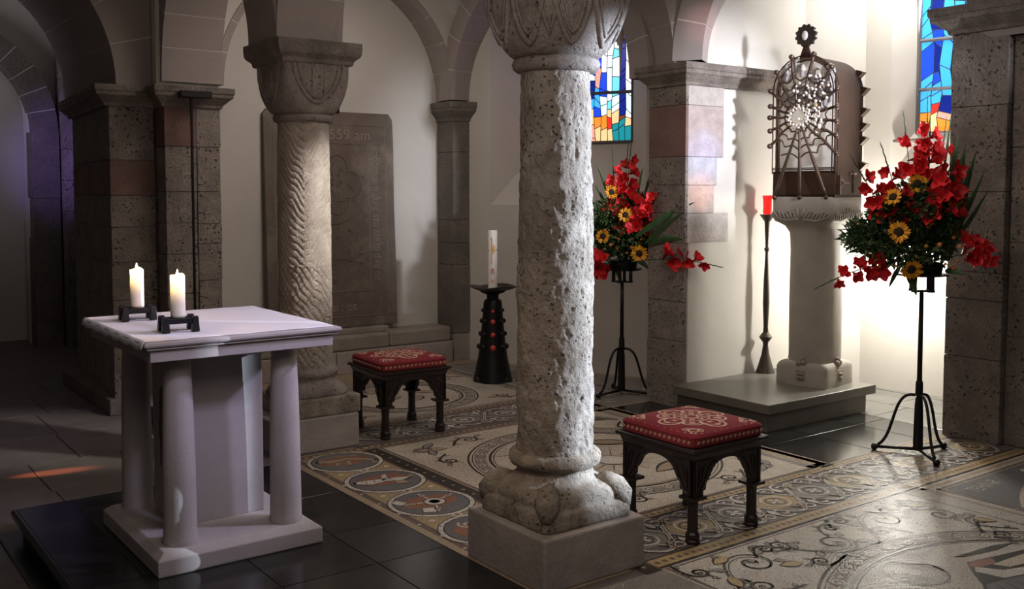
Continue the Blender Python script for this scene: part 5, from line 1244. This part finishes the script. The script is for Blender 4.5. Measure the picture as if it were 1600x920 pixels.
# rim wires of the front
mb = MB()
for hw, x in ((HW + .004, D0 - .004), (HW - .03, D0 + .005)): mb.tube([(x, y, z) for y, z in arcp(hw, ZS, 24, .17)], .005, 6)
for z in (.185, .20, .21): mb.tube([(D0 - .004, -HW, z), (D0 - .004, HW, z)], .004, 5)
mb.build('rim_wire', M['bronze_dark'], sh)
MB().add([(D0 + .035, y, z) for y, z in arcp(HW - .035, ZS, 24, .19)] + [(D0 + .040, y, z) for y, z in arcp(HW - .035, ZS, 24, .19)], [tuple(range(27)), tuple(range(53, 26, -1))] + [(k, 27 + k, 27 + (k + 1) % 27, (k + 1) % 27) for k in range(27)]).build('frosted_plate', M['frosted'], sh)
light('POINT', 'shrine_inner_fill', (6.16, 4.53, 2.15), 5, (1, .96, .9), .05)  # added light that brightens the translucent plate from behind, no known lamp
rs = random.Random(4)
for k in range(26):   # crystals in the arch
    y = rs.uniform(-.19, .17); z = rs.uniform(.66, .97)
    if (y / .21) ** 2 + max(0, (z - ZS) / .21) ** 2 > 1: continue
    mb = MB(); mb.ball((D0 + .015 + rs.random() * .02, y, z), rs.uniform(.035, .06), 6, sq=(.4, .8, 1.3)); mb.build('crystal', M['crystal'], sh)
cy_, cz_ = .035, .575
def web(a, r): return (D0 - .03 + .02 * r, cy_ + r * cos(a), cz_ + r * sin(a))
mb = MB(); ends = []
angs = [R(a) for a in (2, 22, 42, 62, 82, 104, 126, 148, 168, 188, 206, 222, 318, 338)]
for a in angs:
    # reach the frame
    r = .06
    while r < .7:
        y, z = cy_ + r * cos(a), cz_ + r * sin(a)
        inside = abs(y) < HW + .012 and z > .12 and (z < ZS or math.hypot(y, z - ZS) < HW + .012)
        if not inside: break
        r += .005
    n = 9; pts = []
    for k in range(n + 1):
        q = k / n; rr = .055 + (r - .055) * q; p = Vector(web(a + .05 * sin(q * 9 + a * 3) * (1 - q), rr)); pts.append(p)
    mb.tube(pts, [.007 + .005 * (k / n) for k in range(n + 1)], 7); ends.append((a, r)); mb.ball(web(a, r), .021, 8, sq=(1.3, 1, 1)); mb.ball(web(a, r * .72), .014, 8)
mb.build('web_rod', M['bronze_dark'], sh, smooth=True)
mb = MB()
for (y0, y1) in ((.02, .222), (-.0, .02), (-.03, -.185)):
    p0 = (D0 - .032, cy_ * .6 + y0 * .4, cz_ - .06); p1 = (D0 - .012, y1, .0); pp = [Vector(p0).lerp(Vector(p1), k / 8) for k in range(9)]
    mb.tube(pp, [.008, .009, .010, .011, .013, .014, .015, .015, .014], 8); mb.ball(pp[-1], .020, 8)
mb.build('leg_rod', M['bronze_dark'], sh, smooth=True)
mb = MB(); al_ = sorted([a for a in angs] + [R(240), R(268), R(296)])
for r0 in (.115, .175, .235, .30):
    for k in range(len(al_)):
        a, b = al_[k], al_[(k + 1) % len(al_)]
        if b < a: b += 2 * pi
        pts = []
        for q in range(6):
            t = q / 5; aa = a + (b - a) * t; rr = r0 * (1 - .12 * sin(pi * t)) ; y, z = cy_ + rr * cos(aa), cz_ + rr * sin(aa)
            if abs(y) > HW or z < .19 or (z > ZS and math.hypot(y, z - ZS) > HW): pts = []; break
            pts.append(web(aa, rr))
        if pts: mb.tube(pts, .0058, 5)
for k in range(16):   # loose branching wires in the upper arch
    a = R(rs.uniform(40, 140)); r = rs.uniform(.2, .33); pts = [web(a + .06 * sin(q * 2.3 + k), r + q * .018) for q in range(5)]
    if all(math.hypot(p[1], max(0, p[2] - ZS)) < HW for p in pts): mb.tube(pts, .006, 5)
mb.build('web_wire', M['bronze_dark'], sh, smooth=True)
mb = MB()
for k in range(26):
    a = 2 * pi * k / 26; r = .062 + .012 * (k % 2); p = web(a, r); mb.ball((p[0] - .008, p[1], p[2]), rs.uniform(.009, .013), 7)
for k in range(90):
    y = rs.gauss(-.075, .05); z = rs.gauss(.66, .09)
    if abs(y) < .2 and z > .45: mb.ball((D0 - .03 + rs.uniform(-.008, .01), y, z), rs.uniform(.008, .0135), 7)
for (y, z, r) in ((-.12, .50, .035), (-.15, .53, .028), (-.10, .455, .022)): mb.ball((D0 - .015, y, z), r, 10, sq=(.5, 1, 1))
o = mb.build('pearl', M['pearl'], sh, smooth=True); o['kind'] = 'stuff'
MB().ball((D0 - .035, -.10, .655), .017, 8).build('gold_knob', M['mgold'], sh, smooth=True)
# crest medallion
mb = MB(); mb.prism([(D0 + .0, -.045), (D0 + .02, -.045), (D0 + .02, .045), (D0 + .0, .045)], ZS + HW - .01, ZS + HW + .085, top=.35); mb.build('crest_stem', M['bronze_dark'], sh)
mb = MB(); n = 48; zc = ZS + HW + .145; pr = [((.082 if (k // 2) % 2 else .072) * cos(2 * pi * k / n), (.082 if (k // 2) % 2 else .072) * sin(2 * pi * k / n)) for k in range(n)]
mb.add([(D0 - .004, y, zc + z) for y, z in pr] + [(D0 + .022, y, zc + z) for y, z in pr], [tuple(range(n)), tuple(range(2 * n - 1, n - 1, -1))] + [(k, n + k, n + (k + 1) % n, (k + 1) % n) for k in range(n)])
md = mb.build('crest_medallion', M['iron2'], sh)
mb = MB(); mb.ball((D0 - .004, .005, zc), .030, 14, sq=(.35, .8, 1.15)); mb.build('medallion_boss', M['whiteplate'], md, smooth=True)
# wedges along the rear edge and brackets on the front edge
for s in (-1, 1):
    for z in (.23, .42, .52, .63, .78, .90):
        yy = s * HW if z < ZS else s * sqrt(max(0, HW ** 2 - (z - ZS) ** 2))
        for x in (D1 - .012,):
            mb = MB(); mb.add([(x - .03, yy - s * .004, z - .042), (x + .035, yy - s * .004, z - .042), (x + .035, yy - s * .004, z + .032), (x - .03, yy - s * .004, z + .032), (x - .03, yy + s * .050, z + .012), (x + .035, yy + s * .050, z + .012)], [(0, 1, 2, 3), (0, 4, 5, 1), (3, 2, 5, 4), (0, 3, 4), (1, 5, 2)])
            mb.build('edge_wedge', M['bronze_dark'], sh)
mb = MB(); mb.box(D0 + .015, D0 + .035, -HW - .03, -HW + .002, .02, .155); mb.tube([(D0 + .03, -HW - .02, .06), (D0 + .12, -HW - .012, .115), (D0 + .20, -HW - .02, .10)], .008, 6); mb.tube([(D0 + .03, -HW - .02, .14), (D0 + .12, -HW - .012, .10), (D0 + .2, -HW - .02, .11)], .008, 6)
mb.tube([(D0 + .22, -HW - .03, .03), (D0 + .22, -HW - .03, .19)], .010, 6); mb.tube([(D0 + .17, -HW - .03, .17), (D0 + .27, -HW - .03, .17)], .008, 6); mb.build('hinge_bolt', M['bronze_dark'], sh)

# sanctuary lamp
lp = empty('lamp_stand', (6.19, 5.01, .20), 'slender dark bronze stand with red lamp beside the shrine pedestal', 'lamp stand')
MB().lathe([(.075, 0), (.055, .06), (.03, .15), (.020, .22), (.022, .24), (.048, .275), (.050, .285), (.022, .32), (.018, .36), (.026, .55), (.024, .68), (.014, .90), (.012, .955), (.020, .965), (.020, .98), (.012, .99), (.020, 1.15), (.022, 1.19), (.055, 1.235), (.058, 1.245), (.01, 1.246)], 14).build('stem', M['iron2'], lp, smooth=True, sharp=30)
lc = empty('red_lamp_glass', (6.19, 5.01, 1.447), 'glowing red glass cup on the slender lamp stand', 'lamp')
MB().lathe([(.032, 0), (.036, .02), (.034, .06), (.035, .11), (.040, .145), (.036, .147), (.031, .10), (.002, .03)], 20).build('glass_cup', M['redglass'], lc, smooth=True)
MB().lathe([(.001, .05), (.006, .06), (.004, .075), (.0005, .09)], 8).build('flame', mat('lamp_flame', (1, .5, .3), .5, emit=(1, .35, .2), estr=6), lc)
light('POINT', 'red_lamp_light', (6.19, 5.01, 1.56), .06, (1, .08, .05), .03)

# ------------------------------------------------------------------ bench and grave slab
be = empty('niche_bench', (4.0, 8.0, 0), 'worn stone step bench at the foot of the niche below the carved slab', 'bench')
def BP(o): return par(o, be)
for (x0, x1) in ((2.95, 3.9), (3.905, 4.62), (4.625, 5.13)): BP(MB().box(x0, x1, 7.88, 8.2, 0, .20).build('base_stone', M['plinth'], bevel=.008))
for (x0, x1, z) in ((2.95, 3.7, .335), (3.705, 4.45, .335), (4.455, 5.12, .34)): BP(MB().box(x0, x1, 7.90, 8.2, .202, z).build('step_stone', M['bench'], bevel=.02))
BP(MB().box(3.2, 4.50, 8.0, 8.2, .335, .385).build('ledge_stone', M['bench'], bevel=.008))
gs = empty('grave_slab', (3.98, 8.12, .385), 'tall dark grave slab with carved border lettering leaning in the niche', 'grave slab'); gs.rotation_euler = (R(-2.2), 0, 0)
x0, x1, zt_ = -.62, .655, 1.96
mb = MB(); n = 16; pts = [(x0, 0), (x1, 0), (x1 + .004, .5), (x1 - .004, 1.1), (x1 + .003, 1.7), (x1 - .004, zt_ - .05), (x1 - .04, zt_), (x0 + .04, zt_), (x0, zt_ - .05)]
mb.add([(x, -.045, z) for x, z in pts] + [(x, .03, z) for x, z in pts], [tuple(range(9)), tuple(range(17, 8, -1))] + [(k, 9 + k, 9 + (k + 1) % 9, (k + 1) % 9) for k in range(9)])
sl = mb.build('slab', M['grave'], gs, bevel=.008)
mb = MB(); F0 = -.047
def fr(a, b, c, d, r=.0045): mb.tube([(a, F0, c), (b, F0, c), (b, F0, d), (a, F0, d), (a, F0, c)], r, 5)
fr(x0 + .09, x1 - .09, .10, zt_ - .12); fr(x0 + .27, x1 - .27, .33, zt_ - .29)
mb.build('border_groove', M['groove'], sl)
mb = MB()
for k in range(4):
    a = k * pi / 2; c = (.06 + .13 * cos(a), 1.30 + .15 * sin(a)); mb.tube([(c[0] + .11 * cos(a + q), F0, c[1] + .12 * sin(a + q)) for q in [(-1.9 + 3.8 * t / 14) for t in range(15)]], .005, 5)
mb.tube([(-.2, F0, .98), (.05, F0, .94), (.20, F0, 1.0)], .004, 5); mb.tube([(-.1, F0, .60), (.02, F0, .56), (.1, F0, .63), (.2, F0, .60)], .004, 5)
rk = random.Random(2)
for k in range(26):
    x, z = rk.uniform(-.2, .33), rk.uniform(.4, 1.42); mb.tube([(x, F0, z), (x + rk.uniform(-.04, .04), F0, z + rk.uniform(-.03, .03)), (x + rk.uniform(-.05, .05), F0, z + rk.uniform(-.04, .04))], .005, 4)
for k in range(20):
    a, r = rk.uniform(0, 6.3), rk.uniform(0, .13); x, z = .06 + r * cos(a), 1.30 + r * sin(a); mb.tube([(x, F0, z), (x + .02, F0, z + .03), (x + .04, F0, z)], .004, 4)
mb.build('coat_of_arms', M['grave'], sl)
FX = Matrix(((1, 0, 0, 0), (0, 0, -1, 0), (0, 1, 0, 0), (0, 0, 0, 1)))   # text plane xy -> xz facing -y
text('lettering', 'in 1559 am', .135, M['groove'], sl, Matrix.Translation((-.22, F0, zt_ - .25)) @ FX, .003, 1.0, 1.05)
text('lettering', 'amborenum dure vzu aze ni dive nir', .13, M['groove'], sl, Matrix.Translation((x1 - .235, F0, zt_ - .30)) @ FX @ Matrix.Rotation(R(-90), 4, 'Z'), .003, .66)
text('lettering', 'si : os', .12, M['groove'], sl, Matrix.Translation((-.02, F0, .155)) @ FX, .003, .9)
MB().box(.02, .10, -.07, .03, zt_ - .01, zt_ + .05).build('wall_clamp', M['iron'], gs, bevel=.004)

# ------------------------------------------------------------------ uplight on its pole
ul = empty('uplight_pole', (2.615, 7.77, 0), 'black flat-headed uplight on a thin tall pole before the compound pier', 'lamp')
MB().tube([(0, 0, .02), (0, 0, 2.36)], .011, 8).build('pole', M['iron'], ul)
MB().lathe([(.13, 0), (.13, .015), (.02, .03)], 20).build('foot_plate', M['iron'], ul)
MB().obox((.03, 0), (1, -.05), 0, 2.36, 2.41, .12, .06).build('lamp_head', M['iron'], ul, bevel=.004)
# wall bits: cable stub on the oblique wall
